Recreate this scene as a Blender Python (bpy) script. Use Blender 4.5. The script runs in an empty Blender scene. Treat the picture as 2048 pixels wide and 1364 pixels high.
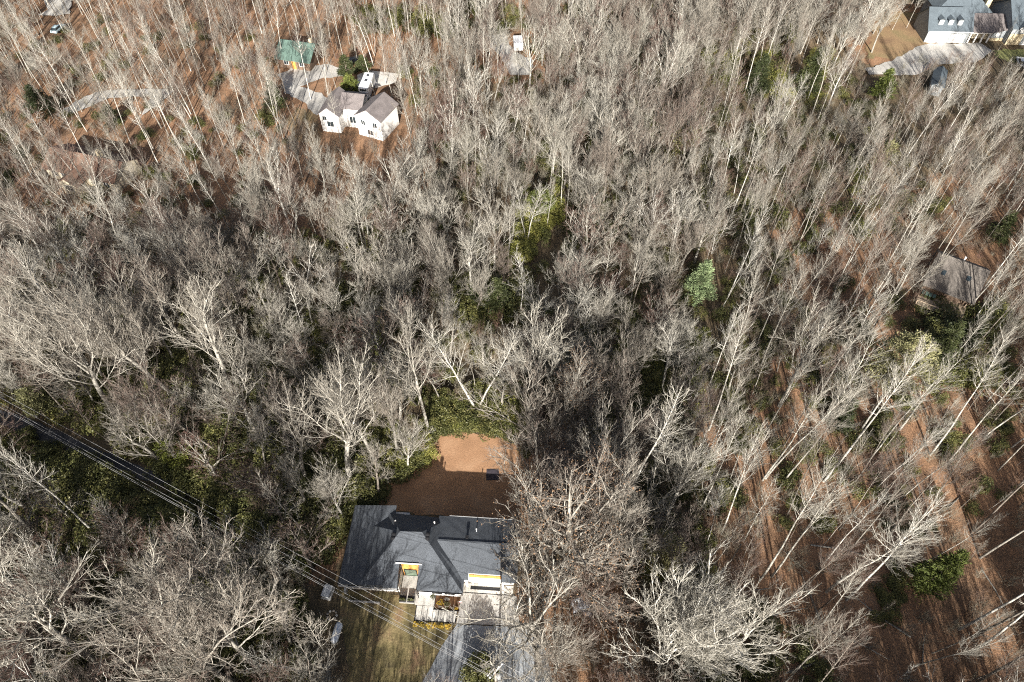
import bpy, bmesh, math, random
import numpy as np
from mathutils import Vector, Matrix

R = math.radians
rng = np.random.default_rng(11)
random.seed(11)
sc = bpy.context.scene
col = sc.collection

# ------------------------------------------------------------------ camera, sky, sun, exposure
CAM_H, FPX, NADIR = 95.0, 1400.0, 1118.0
TH = math.atan(FPX / NADIR)                       # pitch below the horizontal
cT, sT = math.cos(TH), math.sin(TH)
cam = bpy.data.cameras.new('camera')
cam.lens = FPX / 2048 * 36; cam.sensor_width = 36
cam.clip_start = 0.5; cam.clip_end = 6000
cam_o = bpy.data.objects.new('camera', cam)
cam_o.location = (0, 0, CAM_H)
cam_o.rotation_euler = (math.pi / 2 - TH, 0, 0)
col.objects.link(cam_o)
sc.camera = cam_o

SUN_EL, SUN_AZ = 23.5, 1.8                        # shadows run away from the camera, 1.8 deg to the right
w = bpy.data.worlds.new('World'); sc.world = w
w.use_nodes = True
nt = w.node_tree; nt.nodes.clear()
out = nt.nodes.new('ShaderNodeOutputWorld'); bg = nt.nodes.new('ShaderNodeBackground')
sky = nt.nodes.new('ShaderNodeTexSky')
sky.sky_type = 'NISHITA'; sky.sun_disc = False
sky.sun_elevation = R(SUN_EL); sky.sun_rotation = R(180 + SUN_AZ)
bg.inputs['Strength'].default_value = 0.052
sky.dust_density = 3.0; sky.ozone_density = 0.5; sky.air_density = 0.8
nt.links.new(sky.outputs[0], bg.inputs[0]); nt.links.new(bg.outputs[0], out.inputs[0])
sun = bpy.data.lights.new('sun', 'SUN')
sun.energy = 5.0; sun.angle = R(0.5); sun.color = (1.0, 0.955, 0.89)
sun_o = bpy.data.objects.new('sun', sun)
d = Vector((math.sin(R(SUN_AZ)) * math.cos(R(SUN_EL)), math.cos(R(SUN_AZ)) * math.cos(R(SUN_EL)), -math.sin(R(SUN_EL))))
sun_o.rotation_euler = d.to_track_quat('-Z', 'Y').to_euler()
sun_o.location = (0, -40, 130)
col.objects.link(sun_o)
sc.view_settings.view_transform = 'Standard'
sc.view_settings.look = 'None'
sc.view_settings.exposure = 1.36
sc.view_settings.gamma = 1.0
sc.view_settings.use_curve_mapping = False
sc.cycles.max_bounces = 4; sc.cycles.diffuse_bounces = 3; sc.cycles.glossy_bounces = 2
sc.cycles.transparent_max_bounces = 4
sc.cycles.filter_width = 1.1
sc.cycles.use_denoising = False

# ------------------------------------------------------------------ helpers
def at(px, py, z=0.0):
    """ground point under a pixel of the 2048 x 1364 survey photograph"""
    u = (px - 1024) / FPX; v = (682 - py) / FPX
    dy = cT + v * sT; dz = -sT + v * cT
    t = (CAM_H - z) / -dz
    return (u * t, dy * t)

def proj(X, Y, Z):
    d = Y * cT - (Z - CAM_H) * sT
    up = Y * sT + (Z - CAM_H) * cT
    return (1024 + FPX * X / d, 682 - FPX * up / d)

def tree_height(bx, by, ty):
    Y = at(bx, by)[1]
    d0 = Y * cT + CAM_H * sT
    D = by - ty
    return D * d0 / (sT * (1800 - by + D))

def inpoly(x, y, P):
    c = False; n = len(P); j = n - 1
    for i in range(n):
        xi, yi = P[i]; xj, yj = P[j]
        if (yi > y) != (yj > y) and x < (xj - xi) * (y - yi) / (yj - yi) + xi:
            c = not c
        j = i
    return c

def tag(o, label=None, cat=None, group=None, kind=None):
    if label: o['label'] = label
    if cat: o['category'] = cat
    if group: o['group'] = group
    if kind: o['kind'] = kind
    return o

def empty(name, loc=(0, 0, 0), rz=0.0, label=None, cat=None, group=None):
    o = bpy.data.objects.new(name, None)
    o.empty_display_size = 0.5
    o.location = loc; o.rotation_euler = (0, 0, rz)
    col.objects.link(o)
    return tag(o, label, cat, group)

def mesh_np(name, verts, faces_list, mats, mat_idx=None, smooth=False):
    """faces_list: list of (n,k) int arrays"""
    me = bpy.data.meshes.new(name)
    verts = np.asarray(verts, dtype=np.float32)
    me.vertices.add(len(verts)); me.vertices.foreach_set('co', verts.ravel())
    loops = np.concatenate([f.ravel() for f in faces_list]).astype(np.int32)
    tot = np.concatenate([np.full(len(f), f.shape[1]) for f in faces_list]).astype(np.int32)
    start = np.concatenate([[0], np.cumsum(tot)[:-1]]).astype(np.int32)
    me.loops.add(len(loops)); me.loops.foreach_set('vertex_index', loops)
    me.polygons.add(len(tot)); me.polygons.foreach_set('loop_start', start)
    me.polygons.foreach_set('loop_total', tot)
    if mat_idx is not None:
        me.polygons.foreach_set('material_index', np.asarray(mat_idx, dtype=np.int32))
    if smooth:
        me.polygons.foreach_set('use_smooth', np.ones(len(tot), dtype=bool))
    for m in mats: me.materials.append(m)
    me.update(calc_edges=True)
    return me

class MB:
    """collects simple solids and links them as ONE mesh object"""
    def __init__(s): s.bm = bmesh.new()
    def box(s, x0, y0, z0, x1, y1, z1):
        v = [s.bm.verts.new(p) for p in ((x0,y0,z0),(x1,y0,z0),(x1,y1,z0),(x0,y1,z0),(x0,y0,z1),(x1,y0,z1),(x1,y1,z1),(x0,y1,z1))]
        for f in ((3,2,1,0),(4,5,6,7),(0,1,5,4),(1,2,6,5),(2,3,7,6),(3,0,4,7)):
            s.bm.faces.new([v[i] for i in f])
        return s
    def slab(s, pts, th):
        """polygon (list of xyz) thickened downwards by th"""
        n = len(pts)
        a = [s.bm.verts.new(p) for p in pts]; b = [s.bm.verts.new((p[0], p[1], p[2] - th)) for p in pts]
        s.bm.faces.new(a); s.bm.faces.new(b[::-1])
        for i in range(n):
            j = (i + 1) % n
            s.bm.faces.new([a[j], a[i], b[i], b[j]])
        return s
    def poly(s, pts):
        s.bm.faces.new([s.bm.verts.new(p) for p in pts]); return s
    def rod(s, p, q, r, n=8, r2=None):
        p = Vector(p); q = Vector(q); r2 = r if r2 is None else r2
        d = (q - p).normalized(); a = d.orthogonal().normalized(); b = d.cross(a)
        A = [s.bm.verts.new(p + (a * math.cos(t) + b * math.sin(t)) * r) for t in [2*math.pi*i/n for i in range(n)]]
        B = [s.bm.verts.new(q + (a * math.cos(t) + b * math.sin(t)) * r2) for t in [2*math.pi*i/n for i in range(n)]]
        for i in range(n):
            j = (i + 1) % n
            s.bm.faces.new([A[i], A[j], B[j], B[i]])
        s.bm.faces.new(A[::-1]); s.bm.faces.new(B)
        return s
    def lathe(s, prof, c=(0, 0, 0), n=14, axis='z'):
        rings = []
        for r, h in prof:
            ring = []
            for i in range(n):
                t = 2 * math.pi * i / n
                p = (r*math.cos(t), r*math.sin(t), h) if axis == 'z' else (r*math.cos(t), h, r*math.sin(t))
                ring.append(s.bm.verts.new((p[0]+c[0], p[1]+c[1], p[2]+c[2])))
            rings.append(ring)
        for A, B in zip(rings, rings[1:]):
            for i in range(n):
                j = (i + 1) % n
                s.bm.faces.new([A[i], A[j], B[j], B[i]])
        s.bm.faces.new(rings[0][::-1]); s.bm.faces.new(rings[-1])
        return s
    def build(s, name, mat, parent=None, smooth=False, bevel=0.0, label=None):
        bmesh.ops.recalc_face_normals(s.bm, faces=s.bm.faces)
        if bevel:
            bmesh.ops.bevel(s.bm, geom=list(s.bm.edges), offset=bevel, segments=1, affect='EDGES')
        me = bpy.data.meshes.new(name); s.bm.to_mesh(me); s.bm.free()
        if smooth:
            for p in me.polygons: p.use_smooth = True
        me.materials.append(mat)
        o = bpy.data.objects.new(name, me); col.objects.link(o)
        if parent: o.parent = parent
        if label: o['label'] = label
        return o

def copy_tree(o, parent=None):
    c = o.copy(); col.objects.link(c)
    if parent: c.parent = parent
    for ch in list(o.children): copy_tree(ch, c)
    return c

# ------------------------------------------------------------------ materials
def new_mat(name, rough=0.9, spec=0.2):
    m = bpy.data.materials.new(name); m.use_nodes = True
    b = m.node_tree.nodes['Principled BSDF']
    b.inputs['Roughness'].default_value = rough
    b.inputs['Specular IOR Level'].default_value = spec
    return m, m.node_tree, b

def ramp(nt, stops, fac):
    r = nt.nodes.new('ShaderNodeValToRGB')
    while len(r.color_ramp.elements) < len(stops): r.color_ramp.elements.new(0.5)
    for e, (p, c) in zip(r.color_ramp.elements, stops):
        e.position = p; e.color = (*c, 1)
    nt.links.new(fac, r.inputs[0])
    return r.outputs[0]

def noise(nt, scale, detail=4, coord='pos', rough=0.55, stretch=None):
    n = nt.nodes.new('ShaderNodeTexNoise')
    n.inputs['Scale'].default_value = scale; n.inputs['Detail'].default_value = detail; n.inputs['Roughness'].default_value = rough
    if coord == 'pos': src = nt.nodes.new('ShaderNodeNewGeometry').outputs['Position']
    else: src = nt.nodes.new('ShaderNodeTexCoord').outputs['Object']
    if stretch:
        mp = nt.nodes.new('ShaderNodeMapping'); mp.inputs['Scale'].default_value = stretch
        nt.links.new(src, mp.inputs[0]); src = mp.outputs[0]
    nt.links.new(src, n.inputs['Vector'])
    return n.outputs['Fac']

def mix(nt, a, b, fac, mode='MIX'):
    m = nt.nodes.new('ShaderNodeMix'); m.data_type = 'RGBA'; m.blend_type = mode
    for i, v in ((6, a), (7, b)):
        if isinstance(v, tuple): m.inputs[i].default_value = (*v, 1)
        else: nt.links.new(v, m.inputs[i])
    if isinstance(fac, float): m.inputs[0].default_value = fac
    else: nt.links.new(fac, m.inputs[0])
    return m.outputs[2]

def mathn(nt, op, a, b=None, c=None):
    m = nt.nodes.new('ShaderNodeMath'); m.operation = op
    for i, v in enumerate((a, b, c)):
        if v is None: continue
        if isinstance(v, (int, float)): m.inputs[i].default_value = v
        else: nt.links.new(v, m.inputs[i])
    return m.outputs[0]

def bump(nt, b, h, strength=0.5, dist=0.05):
    n = nt.nodes.new('ShaderNodeBump'); n.inputs['Strength'].default_value = strength; n.inputs['Distance'].default_value = dist
    nt.links.new(h, n.inputs['Height']); nt.links.new(n.outputs[0], b.inputs['Normal'])

def simple(name, c, rough=0.8, var=0.25, scale=1.5, spec=0.25, metal=0.0, coord='obj', fine=None):
    m, nt, b = new_mat(name, rough, spec)
    n = noise(nt, scale, 5, coord)
    lo = tuple(x * (1 - var) for x in c); hi = tuple(min(1, x * (1 + var)) for x in c)
    o = ramp(nt, [(0.3, lo), (0.7, hi)], n)
    if fine:
        f = noise(nt, fine, 2, coord)
        o = mix(nt, o, ramp(nt, [(0.35, (0.45,)*3), (0.65, (1.0,)*3)], f), 0.6, 'MULTIPLY')
        bump(nt, b, f, 0.4, 0.03)
    nt.links.new(o, b.inputs['Base Color'])
    b.inputs['Metallic'].default_value = metal
    return m

def tone_mat(name, stops, grain=6.0, gr=(0.5, 1.2), rough=0.9, spread=1.0):
    """bark: its tone comes from the object's own 'tone' property, else from the random number of each tree"""
    m, nt, b = new_mat(name, rough, 0.15)
    a = nt.nodes.new('ShaderNodeAttribute'); a.attribute_type = 'OBJECT'; a.attribute_name = 'tone'
    oi = nt.nodes.new('ShaderNodeObjectInfo')
    has = mathn(nt, 'GREATER_THAN', a.outputs['Fac'], 0.001)
    t = mathn(nt, 'ADD', mathn(nt, 'MULTIPLY', a.outputs['Fac'], has),
              mathn(nt, 'MULTIPLY', oi.outputs['Random'], mathn(nt, 'SUBTRACT', 1.0, has)))
    c = ramp(nt, stops, t)
    n = noise(nt, grain, 3, 'obj', 0.6, (1, 1, 0.35))
    g = ramp(nt, [(0.36, (gr[0],)*3), (0.64, (gr[1],)*3)], n)
    nt.links.new(mix(nt, c, g, 1.0, 'MULTIPLY'), b.inputs['Base Color'])
    return m

M = {}
M['bark'] = tone_mat('bark', [(0.0, (0.16, 0.132, 0.108)), (0.35, (0.25, 0.23, 0.197)), (0.75, (0.41, 0.39, 0.34)), (1.0, (0.55, 0.53, 0.48))])
M['twig'] = tone_mat('twig', [(0.0, (0.18, 0.108, 0.09)), (0.22, (0.20, 0.152, 0.127)), (0.55, (0.25, 0.228, 0.19)), (1.0, (0.335, 0.318, 0.268))], 2.0, (0.8, 1.1))
M['brush'] = tone_mat('brush', [(0.0, (0.19, 0.115, 0.09)), (0.3, (0.21, 0.16, 0.12)), (0.6, (0.235, 0.212, 0.16)), (1.0, (0.29, 0.272, 0.215))], 2.0, (0.8, 1.15))
M['dry_leaf'] = tone_mat('dry_leaf', [(0.0, (0.22, 0.135, 0.08)), (1.0, (0.28, 0.19, 0.12))], 9.0, (0.6, 1.2))

def leaf_mat(name, stops, rough=0.5):
    m, nt, b = new_mat(name, rough, 0.3)
    n = noise(nt, 1.1, 3, 'pos')
    f = noise(nt, 7.0, 1, 'pos')
    c = ramp(nt, stops, mathn(nt, 'ADD', mathn(nt, 'MULTIPLY', n, 0.65), mathn(nt, 'MULTIPLY', f, 0.35)))
    oi = nt.nodes.new('ShaderNodeObjectInfo')
    g = ramp(nt, [(0.0, (0.7, 0.72, 0.6)), (1.0, (1.3, 1.2, 1.0))], oi.outputs['Random'])
    nt.links.new(mix(nt, c, g, 1.0, 'MULTIPLY'), b.inputs['Base Color'])
    return m
M['rhodo'] = leaf_mat('rhododendron_leaf', [(0.3, (0.035, 0.042, 0.016)), (0.48, (0.085, 0.093, 0.036)), (0.68, (0.19, 0.185, 0.075))])
M['sun_tint_laurel'] = leaf_mat('sun_tint_laurel_leaf', [(0.3, (0.10, 0.115, 0.035)), (0.5, (0.19, 0.20, 0.06)), (0.7, (0.30, 0.29, 0.10))])  # sunlight painted into the leaf colour: lighter and yellower than the rhododendron
M['olive'] = leaf_mat('olive_needle', [(0.3, (0.16, 0.165, 0.09)), (0.5, (0.26, 0.26, 0.15)), (0.72, (0.36, 0.345, 0.22))], 0.6)
M['dark_green'] = leaf_mat('dark_needle', [(0.3, (0.02, 0.028, 0.014)), (0.55, (0.045, 0.058, 0.025)), (0.75, (0.09, 0.10, 0.045))], 0.6)
M['bright_green'] = leaf_mat('bright_needle', [(0.3, (0.045, 0.062, 0.018)), (0.5, (0.10, 0.125, 0.032)), (0.72, (0.19, 0.21, 0.06))], 0.6)
M['blue_green'] = leaf_mat('blue_needle', [(0.3, (0.09, 0.14, 0.08)), (0.5, (0.17, 0.24, 0.14)), (0.72, (0.26, 0.33, 0.21))], 0.6)
M['yellow_leaf'] = leaf_mat('yellow_leaf', [(0.3, (0.22, 0.15, 0.02)), (0.55, (0.40, 0.28, 0.04)), (0.75, (0.52, 0.40, 0.08))], 0.7)

def ground_mat():
    m, nt, b = new_mat('leaf_litter', 0.95, 0.1)
    big = noise(nt, 0.045, 5); mid = noise(nt, 0.45, 4); fine = noise(nt, 5.0, 3, rough=0.75); vfine = noise(nt, 16.0, 1)
    a = ramp(nt, [(0.34, (0.12, 0.085, 0.06)), (0.45, (0.22, 0.14, 0.09)), (0.57, (0.315, 0.19, 0.118)), (0.72, (0.27, 0.20, 0.14))], mathn(nt, 'ADD', mathn(nt, 'MULTIPLY', big, 0.55), mathn(nt, 'MULTIPLY', mid, 0.45)))
    f = ramp(nt, [(0.36, (0.40, 0.38, 0.36)), (0.5, (0.95, 0.93, 0.9)), (0.64, (1.65, 1.55, 1.4))], mathn(nt, 'ADD', mathn(nt, 'MULTIPLY', fine, 0.6), mathn(nt, 'MULTIPLY', vfine, 0.4)))
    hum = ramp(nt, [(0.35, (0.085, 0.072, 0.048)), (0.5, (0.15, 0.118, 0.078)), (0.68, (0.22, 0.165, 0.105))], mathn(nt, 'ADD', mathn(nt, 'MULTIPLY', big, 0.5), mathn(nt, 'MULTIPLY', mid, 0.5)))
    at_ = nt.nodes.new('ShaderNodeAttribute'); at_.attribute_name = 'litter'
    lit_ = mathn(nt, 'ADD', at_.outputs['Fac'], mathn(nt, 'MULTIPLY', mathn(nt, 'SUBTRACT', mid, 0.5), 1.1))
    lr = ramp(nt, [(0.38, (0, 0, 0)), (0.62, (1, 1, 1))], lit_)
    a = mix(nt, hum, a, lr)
    nt.links.new(mix(nt, a, f, 1.0, 'MULTIPLY'), b.inputs['Base Color'])
    bump(nt, b, fine, 0.8, 0.12)
    return m
M['ground'] = ground_mat()

def turf(name, stops, s1=0.25, s2=6.0, contrast=(0.6, 1.35)):
    m, nt, b = new_mat(name, 0.95, 0.1)
    n1 = noise(nt, s1, 4); n2 = noise(nt, s2, 3, rough=0.7); n3 = noise(nt, s2 * 3, 1)
    c = ramp(nt, stops, n1)
    f = ramp(nt, [(0.32, (contrast[0],)*3), (0.68, (contrast[1],)*3)], mathn(nt, 'ADD', mathn(nt, 'MULTIPLY', n2, 0.6), mathn(nt, 'MULTIPLY', n3, 0.4)))
    nt.links.new(mix(nt, c, f, 1.0, 'MULTIPLY'), b.inputs['Base Color'])
    bump(nt, b, n2, 0.6, 0.06)
    return m
M['leaf_lawn'] = turf('leaf_covered_lawn', [(0.3, (0.30, 0.175, 0.10)), (0.5, (0.36, 0.21, 0.12)), (0.7, (0.42, 0.26, 0.155))], 0.3, 5.0, (0.7, 1.25))
M['front_lawn'] = turf('winter_grass', [(0.3, (0.085, 0.07, 0.04)), (0.44, (0.15, 0.125, 0.06)), (0.56, (0.235, 0.185, 0.095)), (0.72, (0.22, 0.14, 0.085))], 0.35, 4.0, (0.5, 1.5))
M['tan_grass'] = turf('tan_grass', [(0.3, (0.20, 0.13, 0.08)), (0.5, (0.27, 0.185, 0.105)), (0.7, (0.21, 0.175, 0.09))], 0.15, 3.0)
M['green_lawn'] = turf('green_lawn', [(0.3, (0.20, 0.22, 0.08)), (0.6, (0.29, 0.29, 0.12))], 0.15, 3.0)
M['mulch'] = turf('mulch', [(0.3, (0.075, 0.04, 0.022)), (0.7, (0.14, 0.075, 0.04))], 0.8, 7.0)
M['concrete'] = simple('concrete', (0.53, 0.51, 0.47), 0.85, 0.18, 0.6, fine=9.0)
M['pale_concrete'] = simple('pale_concrete', (0.64, 0.615, 0.56), 0.85, 0.14, 0.7, fine=9.0)
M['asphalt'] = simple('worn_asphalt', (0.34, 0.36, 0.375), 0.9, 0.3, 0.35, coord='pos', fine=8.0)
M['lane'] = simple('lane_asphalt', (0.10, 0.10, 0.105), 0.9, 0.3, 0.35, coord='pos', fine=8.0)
M['gravel'] = simple('pale_gravel', (0.50, 0.48, 0.44), 0.95, 0.25, 0.3, coord='pos', fine=6.0)
def roof_mat(name, c, var=0.3, course=7.0):
    m, nt, b = new_mat(name, 0.85, 0.25)
    n1 = noise(nt, 0.7, 5, 'obj'); n2 = noise(nt, 9.0, 2, 'obj', 0.7, (1.0, 2.2, 2.2))
    a = ramp(nt, [(0.3, tuple(x*(1-var*0.5) for x in c)), (0.7, tuple(x*(1+var*0.5) for x in c))], n1)
    g = ramp(nt, [(0.34, (0.5,)*3), (0.5, (1.0,)*3), (0.68, (1.55,)*3)], n2)
    nt.links.new(mix(nt, a, g, 1.0, 'MULTIPLY'), b.inputs['Base Color'])
    bump(nt, b, n2, 0.5, 0.03)
    return m
M['roof_dark'] = roof_mat('charcoal_shingles', (0.076, 0.085, 0.097))
M['roof_grey'] = roof_mat('slate_grey_shingles', (0.085, 0.105, 0.12), 0.25)
M['roof_brown'] = roof_mat('brown_shingles', (0.135, 0.12, 0.105), 0.4)
M['roof_mauve'] = roof_mat('grey_brown_shingles', (0.17, 0.15, 0.145), 0.4)
M['roof_rust'] = roof_mat('rust_shingles', (0.15, 0.092, 0.066), 0.4)
M['roof_green'] = roof_mat('green_metal', (0.10, 0.155, 0.13), 0.4)
M['white_wall'] = simple('white_painted_wall', (0.74, 0.73, 0.70), 0.8, 0.08, 0.8)
M['siding_grey'] = simple('grey_siding', (0.25, 0.27, 0.28), 0.8, 0.12, 0.8)
M['cream_wall'] = simple('cream_wall', (0.60, 0.53, 0.40), 0.8, 0.12, 0.8)
M['stone_tan'] = simple('tan_stone', (0.50, 0.42, 0.28), 0.9, 0.3, 2.5)
M['brown_wall'] = simple('brown_wall', (0.15, 0.105, 0.075), 0.85, 0.2, 1.0)
M['trim_white'] = simple('white_trim', (0.78, 0.77, 0.75), 0.6, 0.05, 1.0)
M['timber'] = simple('orange_timber', (0.55, 0.27, 0.075), 0.6, 0.3, 3.0)
M['deck'] = simple('tan_deck', (0.36, 0.28, 0.20), 0.85, 0.3, 2.0)
M['black_metal'] = simple('black_metal', (0.02, 0.02, 0.022), 0.5, 0.2, 2.0)
M['gutter'] = simple('pale_gutter', (0.42, 0.43, 0.43), 0.5, 0.1, 2.0)
M['glass'] = simple('window_glass', (0.03, 0.04, 0.045), 0.08, 0.2, 1.0, 0.6)
M['green_glass'] = simple('greenish_door_glass', (0.09, 0.13, 0.09), 0.2, 0.2, 1.0, 0.6)
M['white_metal'] = simple('white_enamel', (0.72, 0.76, 0.80), 0.35, 0.12, 1.5, 0.5)
M['galv'] = simple('galvanised_metal', (0.50, 0.52, 0.53), 0.45, 0.15, 3.0, 0.5, 0.3)
M['pole_wood'] = simple('weathered_pole_wood', (0.30, 0.26, 0.21), 0.9, 0.3, 3.0)
M['arm_wood'] = simple('bleached_crossarm_wood', (0.55, 0.54, 0.52), 0.8, 0.2, 3.0)
M['wire'] = simple('pale_aluminium_wire', (0.30, 0.30, 0.30), 0.5, 0.1, 1.0, 0.4)
M['tarp'] = simple('silvery_tarp', (0.66, 0.69, 0.74), 0.45, 0.2, 1.6, 0.4)
M['blue_mat'] = simple('dark_blue_mat', (0.05, 0.042, 0.05), 0.8, 0.4, 2.0)
M['car_dark'] = simple('dark_car_paint', (0.03, 0.033, 0.04), 0.3, 0.1, 1.0, 0.6)
M['car_blue'] = simple('pale_blue_car_paint', (0.42, 0.54, 0.58), 0.3, 0.1, 1.0, 0.6)
M['car_white'] = simple('white_car_paint', (0.75, 0.76, 0.78), 0.3, 0.05, 1.0, 0.6)
M['tyre'] = simple('tyre_rubber', (0.02, 0.02, 0.02), 0.9, 0.2, 1.0)
M['rock'] = simple('grey_rock', (0.30, 0.27, 0.24), 0.9, 0.35, 3.0, fine=8.0)
M['red_paint'] = simple('faded_red', (0.45, 0.12, 0.14), 0.7, 0.2, 3.0)
M['log'] = simple('weathered_log', (0.24, 0.20, 0.16), 0.95, 0.3, 3.0)

# ------------------------------------------------------------------ ground, lawns, drives
def poly_world(px, z=0): return [at(x, y, z) for x, y in px]
OPEN_PX = {
 'house': [(668,1175),(700,1003),(800,1005),(905,1030),(1130,1040),(1135,1190),(1010,1200),(930,1255),(820,1250),(690,1195)],
 'back_lawn': [(868,878),(905,866),(960,868),(1012,874),(1046,905),(1048,1045),(735,1018),(790,965),(862,918)],
 'front': [(640,1180),(1000,1190),(1110,1210),(1110,1400),(830,1400),(700,1364),(655,1280)],
 'white_house': [(628,215),(760,185),(800,235),(800,262),(735,285),(640,278)],
 'white_drive': [(560,135),(600,125),(650,160),(745,130),(800,150),(790,185),(740,205),(650,230),(625,195),(560,175)],
 'green_house': [(555,70),(630,75),(625,125),(555,120)],
 'big_house': [(1750,30),(1860,20),(1880,-10),(2110,-20),(2110,150),(1990,120),(1900,105),(1840,110),(1750,105)],
 'brown_house': [(1868,500),(1900,495),(1985,535),(1950,612),(1855,605)],
 'left_house': [(90,290),(140,260),(260,290),(250,320),(190,345),(90,340)],
 'drive_mid': [(975,65),(1060,75),(1075,150),(1010,150),(970,100)],
 'lane': [(-20,812),(60,830),(180,890),(320,945),(430,990),(422,1008),(302,970),(145,912),(-20,845)],
}
OPEN_W = {k: poly_world(v) for k, v in OPEN_PX.items()}

def bumps(X, Y):
    return (np.sin(X*0.11+1.3)*np.cos(Y*0.09+0.4) + 0.6*np.sin(X*0.23-Y*0.17) + 0.4*np.sin(X*0.41+2)*np.sin(Y*0.37))
near = np.concatenate([np.arange(-190, 191, 4.0)])
xs = np.concatenate([[-2500, -1400, -800, -500, -350, -260], near, [260, 350, 500, 800, 1400, 2500]])
ys = np.concatenate([[-1500, -800, -400, -200, -120], np.arange(-80, 321, 4.0), [360, 450, 600, 900, 1500, 3000]])
GX, GY = np.meshgrid(xs, ys)
GZ = -0.30 + 0.13 * bumps(GX, GY)
def near_open(x, y, m=5.0):
    for P in OPEN_W.values():
        if inpoly(x, y, P): return True
        for (a, b) in P:
            if (a-x)**2 + (b-y)**2 < m*m: return True
        for i in range(len(P)):
            ax, ay = P[i]; bx_, by_ = P[(i+1) % len(P)]
            L2 = (bx_-ax)**2 + (by_-ay)**2 + 1e-9
            t = max(0, min(1, ((x-ax)*(bx_-ax)+(y-ay)*(by_-ay))/L2))
            if (ax+t*(bx_-ax)-x)**2 + (ay+t*(by_-ay)-y)**2 < m*m: return True
    return False
for j in range(GX.shape[0]):
    for i in range(GX.shape[1]):
        if near_open(GX[j, i], GY[j, i]): GZ[j, i] = -0.02
ny, nx = GX.shape
idx = np.arange(ny*nx).reshape(ny, nx)
quads = np.stack([idx[:-1,:-1].ravel(), idx[:-1,1:].ravel(), idx[1:,1:].ravel(), idx[1:,:-1].ravel()], 1)
me = mesh_np('ground', np.stack([GX.ravel(), GY.ravel(), GZ.ravel()], 1), [quads], [M['ground']], smooth=True)
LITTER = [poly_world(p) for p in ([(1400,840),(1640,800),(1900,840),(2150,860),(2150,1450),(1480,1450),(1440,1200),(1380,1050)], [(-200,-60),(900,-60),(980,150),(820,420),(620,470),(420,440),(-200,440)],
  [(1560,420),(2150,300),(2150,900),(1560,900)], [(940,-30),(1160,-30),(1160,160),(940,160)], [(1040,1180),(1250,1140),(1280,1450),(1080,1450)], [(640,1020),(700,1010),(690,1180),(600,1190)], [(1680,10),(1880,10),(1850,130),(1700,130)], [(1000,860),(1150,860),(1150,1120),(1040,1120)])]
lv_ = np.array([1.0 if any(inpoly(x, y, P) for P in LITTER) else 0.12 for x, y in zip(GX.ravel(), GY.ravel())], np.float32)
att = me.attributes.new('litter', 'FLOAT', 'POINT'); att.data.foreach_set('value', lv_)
o = bpy.data.objects.new('ground', me); col.objects.link(o); tag(o, kind='structure')
def gz(x, y): return float(-0.40 + 0.13 * bumps(np.float64(x), np.float64(y)))

def sheet(name, px, z, mat, wobble=0.0, world=None):
    pts = world if world else poly_world(px)
    P = []
    n = len(pts)
    for i in range(n):
        a, b = pts[i], pts[(i+1) % n]
        L = math.hypot(b[0]-a[0], b[1]-a[1]); k = max(1, int(L / 1.2)) if wobble else 1
        for q in range(k):
            t = q / k
            P.append((a[0]+(b[0]-a[0])*t + random.uniform(-wobble, wobble), a[1]+(b[1]-a[1])*t + random.uniform(-wobble, wobble), z))
    bm = bmesh.new()
    f = bm.faces.new([bm.verts.new(p) for p in P])
    if f.calc_center_median() is not None: f.normal_update()
    if f.normal.z < 0: f.normal_flip()
    bmesh.ops.triangulate(bm, faces=[f])
    me = bpy.data.meshes.new(name); bm.to_mesh(me); bm.free(); me.materials.append(mat)
    o = bpy.data.objects.new(name, me); col.objects.link(o); tag(o, kind='structure')
    return o
sheet('back_lawn', [(868,874),(905,864),(960,868),(1012,874),(1046,905),(1100,960),(1120,1050),(735,1020),(700,1010),(790,962),(862,918)], 0.012, M['leaf_lawn'], 0.35)
sheet('front_lawn', [(676,1180),(835,1190),(840,1240),(915,1246),(890,1290),(850,1360),(820,1420),(700,1420),(690,1300)], 0.012, M['front_lawn'], 0.35)
sheet('driveway', [(914,1249),(1080,1256),(1105,1364),(1120,1470),(800,1470),(846,1362),(884,1292)], 0.024, M['asphalt'], 0.05)
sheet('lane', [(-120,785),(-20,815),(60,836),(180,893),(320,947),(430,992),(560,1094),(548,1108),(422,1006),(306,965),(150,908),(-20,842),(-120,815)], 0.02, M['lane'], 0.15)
sheet('yard_grass', [(590,215),(640,225),(640,290),(585,280),(575,240)], 0.012, M['tan_grass'], 0.5)
sheet('driveway', [(556,150),(590,132),(660,128),(700,150),(640,158),(600,172),(650,190),(655,222),(632,232),(610,205),(570,185)], 0.024, M['gravel'], 0.4)
sheet('driveway', [(715,150),(735,140),(800,148),(790,165),(745,178),(742,205),(722,205),(712,170)], 0.024, M['pale_concrete'], 0.2)
sheet('yard_grass', [(1735,85),(1760,32),(1800,22),(1850,30),(1870,75),(1850,100),(1790,118),(1740,115)], 0.012, M['tan_grass'], 1.4)
sheet('lawn', [(1985,100),(2120,95),(2120,140),(2020,125),(1995,115)], 0.012, M['green_lawn'], 0.5)
sheet('driveway', [(1790,118),(1850,88),(1960,86),(1985,100),(1950,125),(1870,130),(1830,150),(1740,150),(1730,138)], 0.024, M['gravel'], 0.4)
sheet('driveway', [(975,72),(1010,66),(1015,85),(1040,110),(1068,120),(1062,150),(1022,150),(1000,110),(980,95)], 0.024, M['gravel'], 0.4)
sheet('driveway', [(75,30),(95,20),(85,-5),(145,-10),(140,28),(105,32)], 0.024, M['gravel'], 0.3)
sheet('track', [(110,228),(170,192),(215,180),(290,178),(350,180),(340,190),(285,230),(300,192),(220,195),(125,236)], 0.02, M['gravel'], 0.3)
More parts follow.
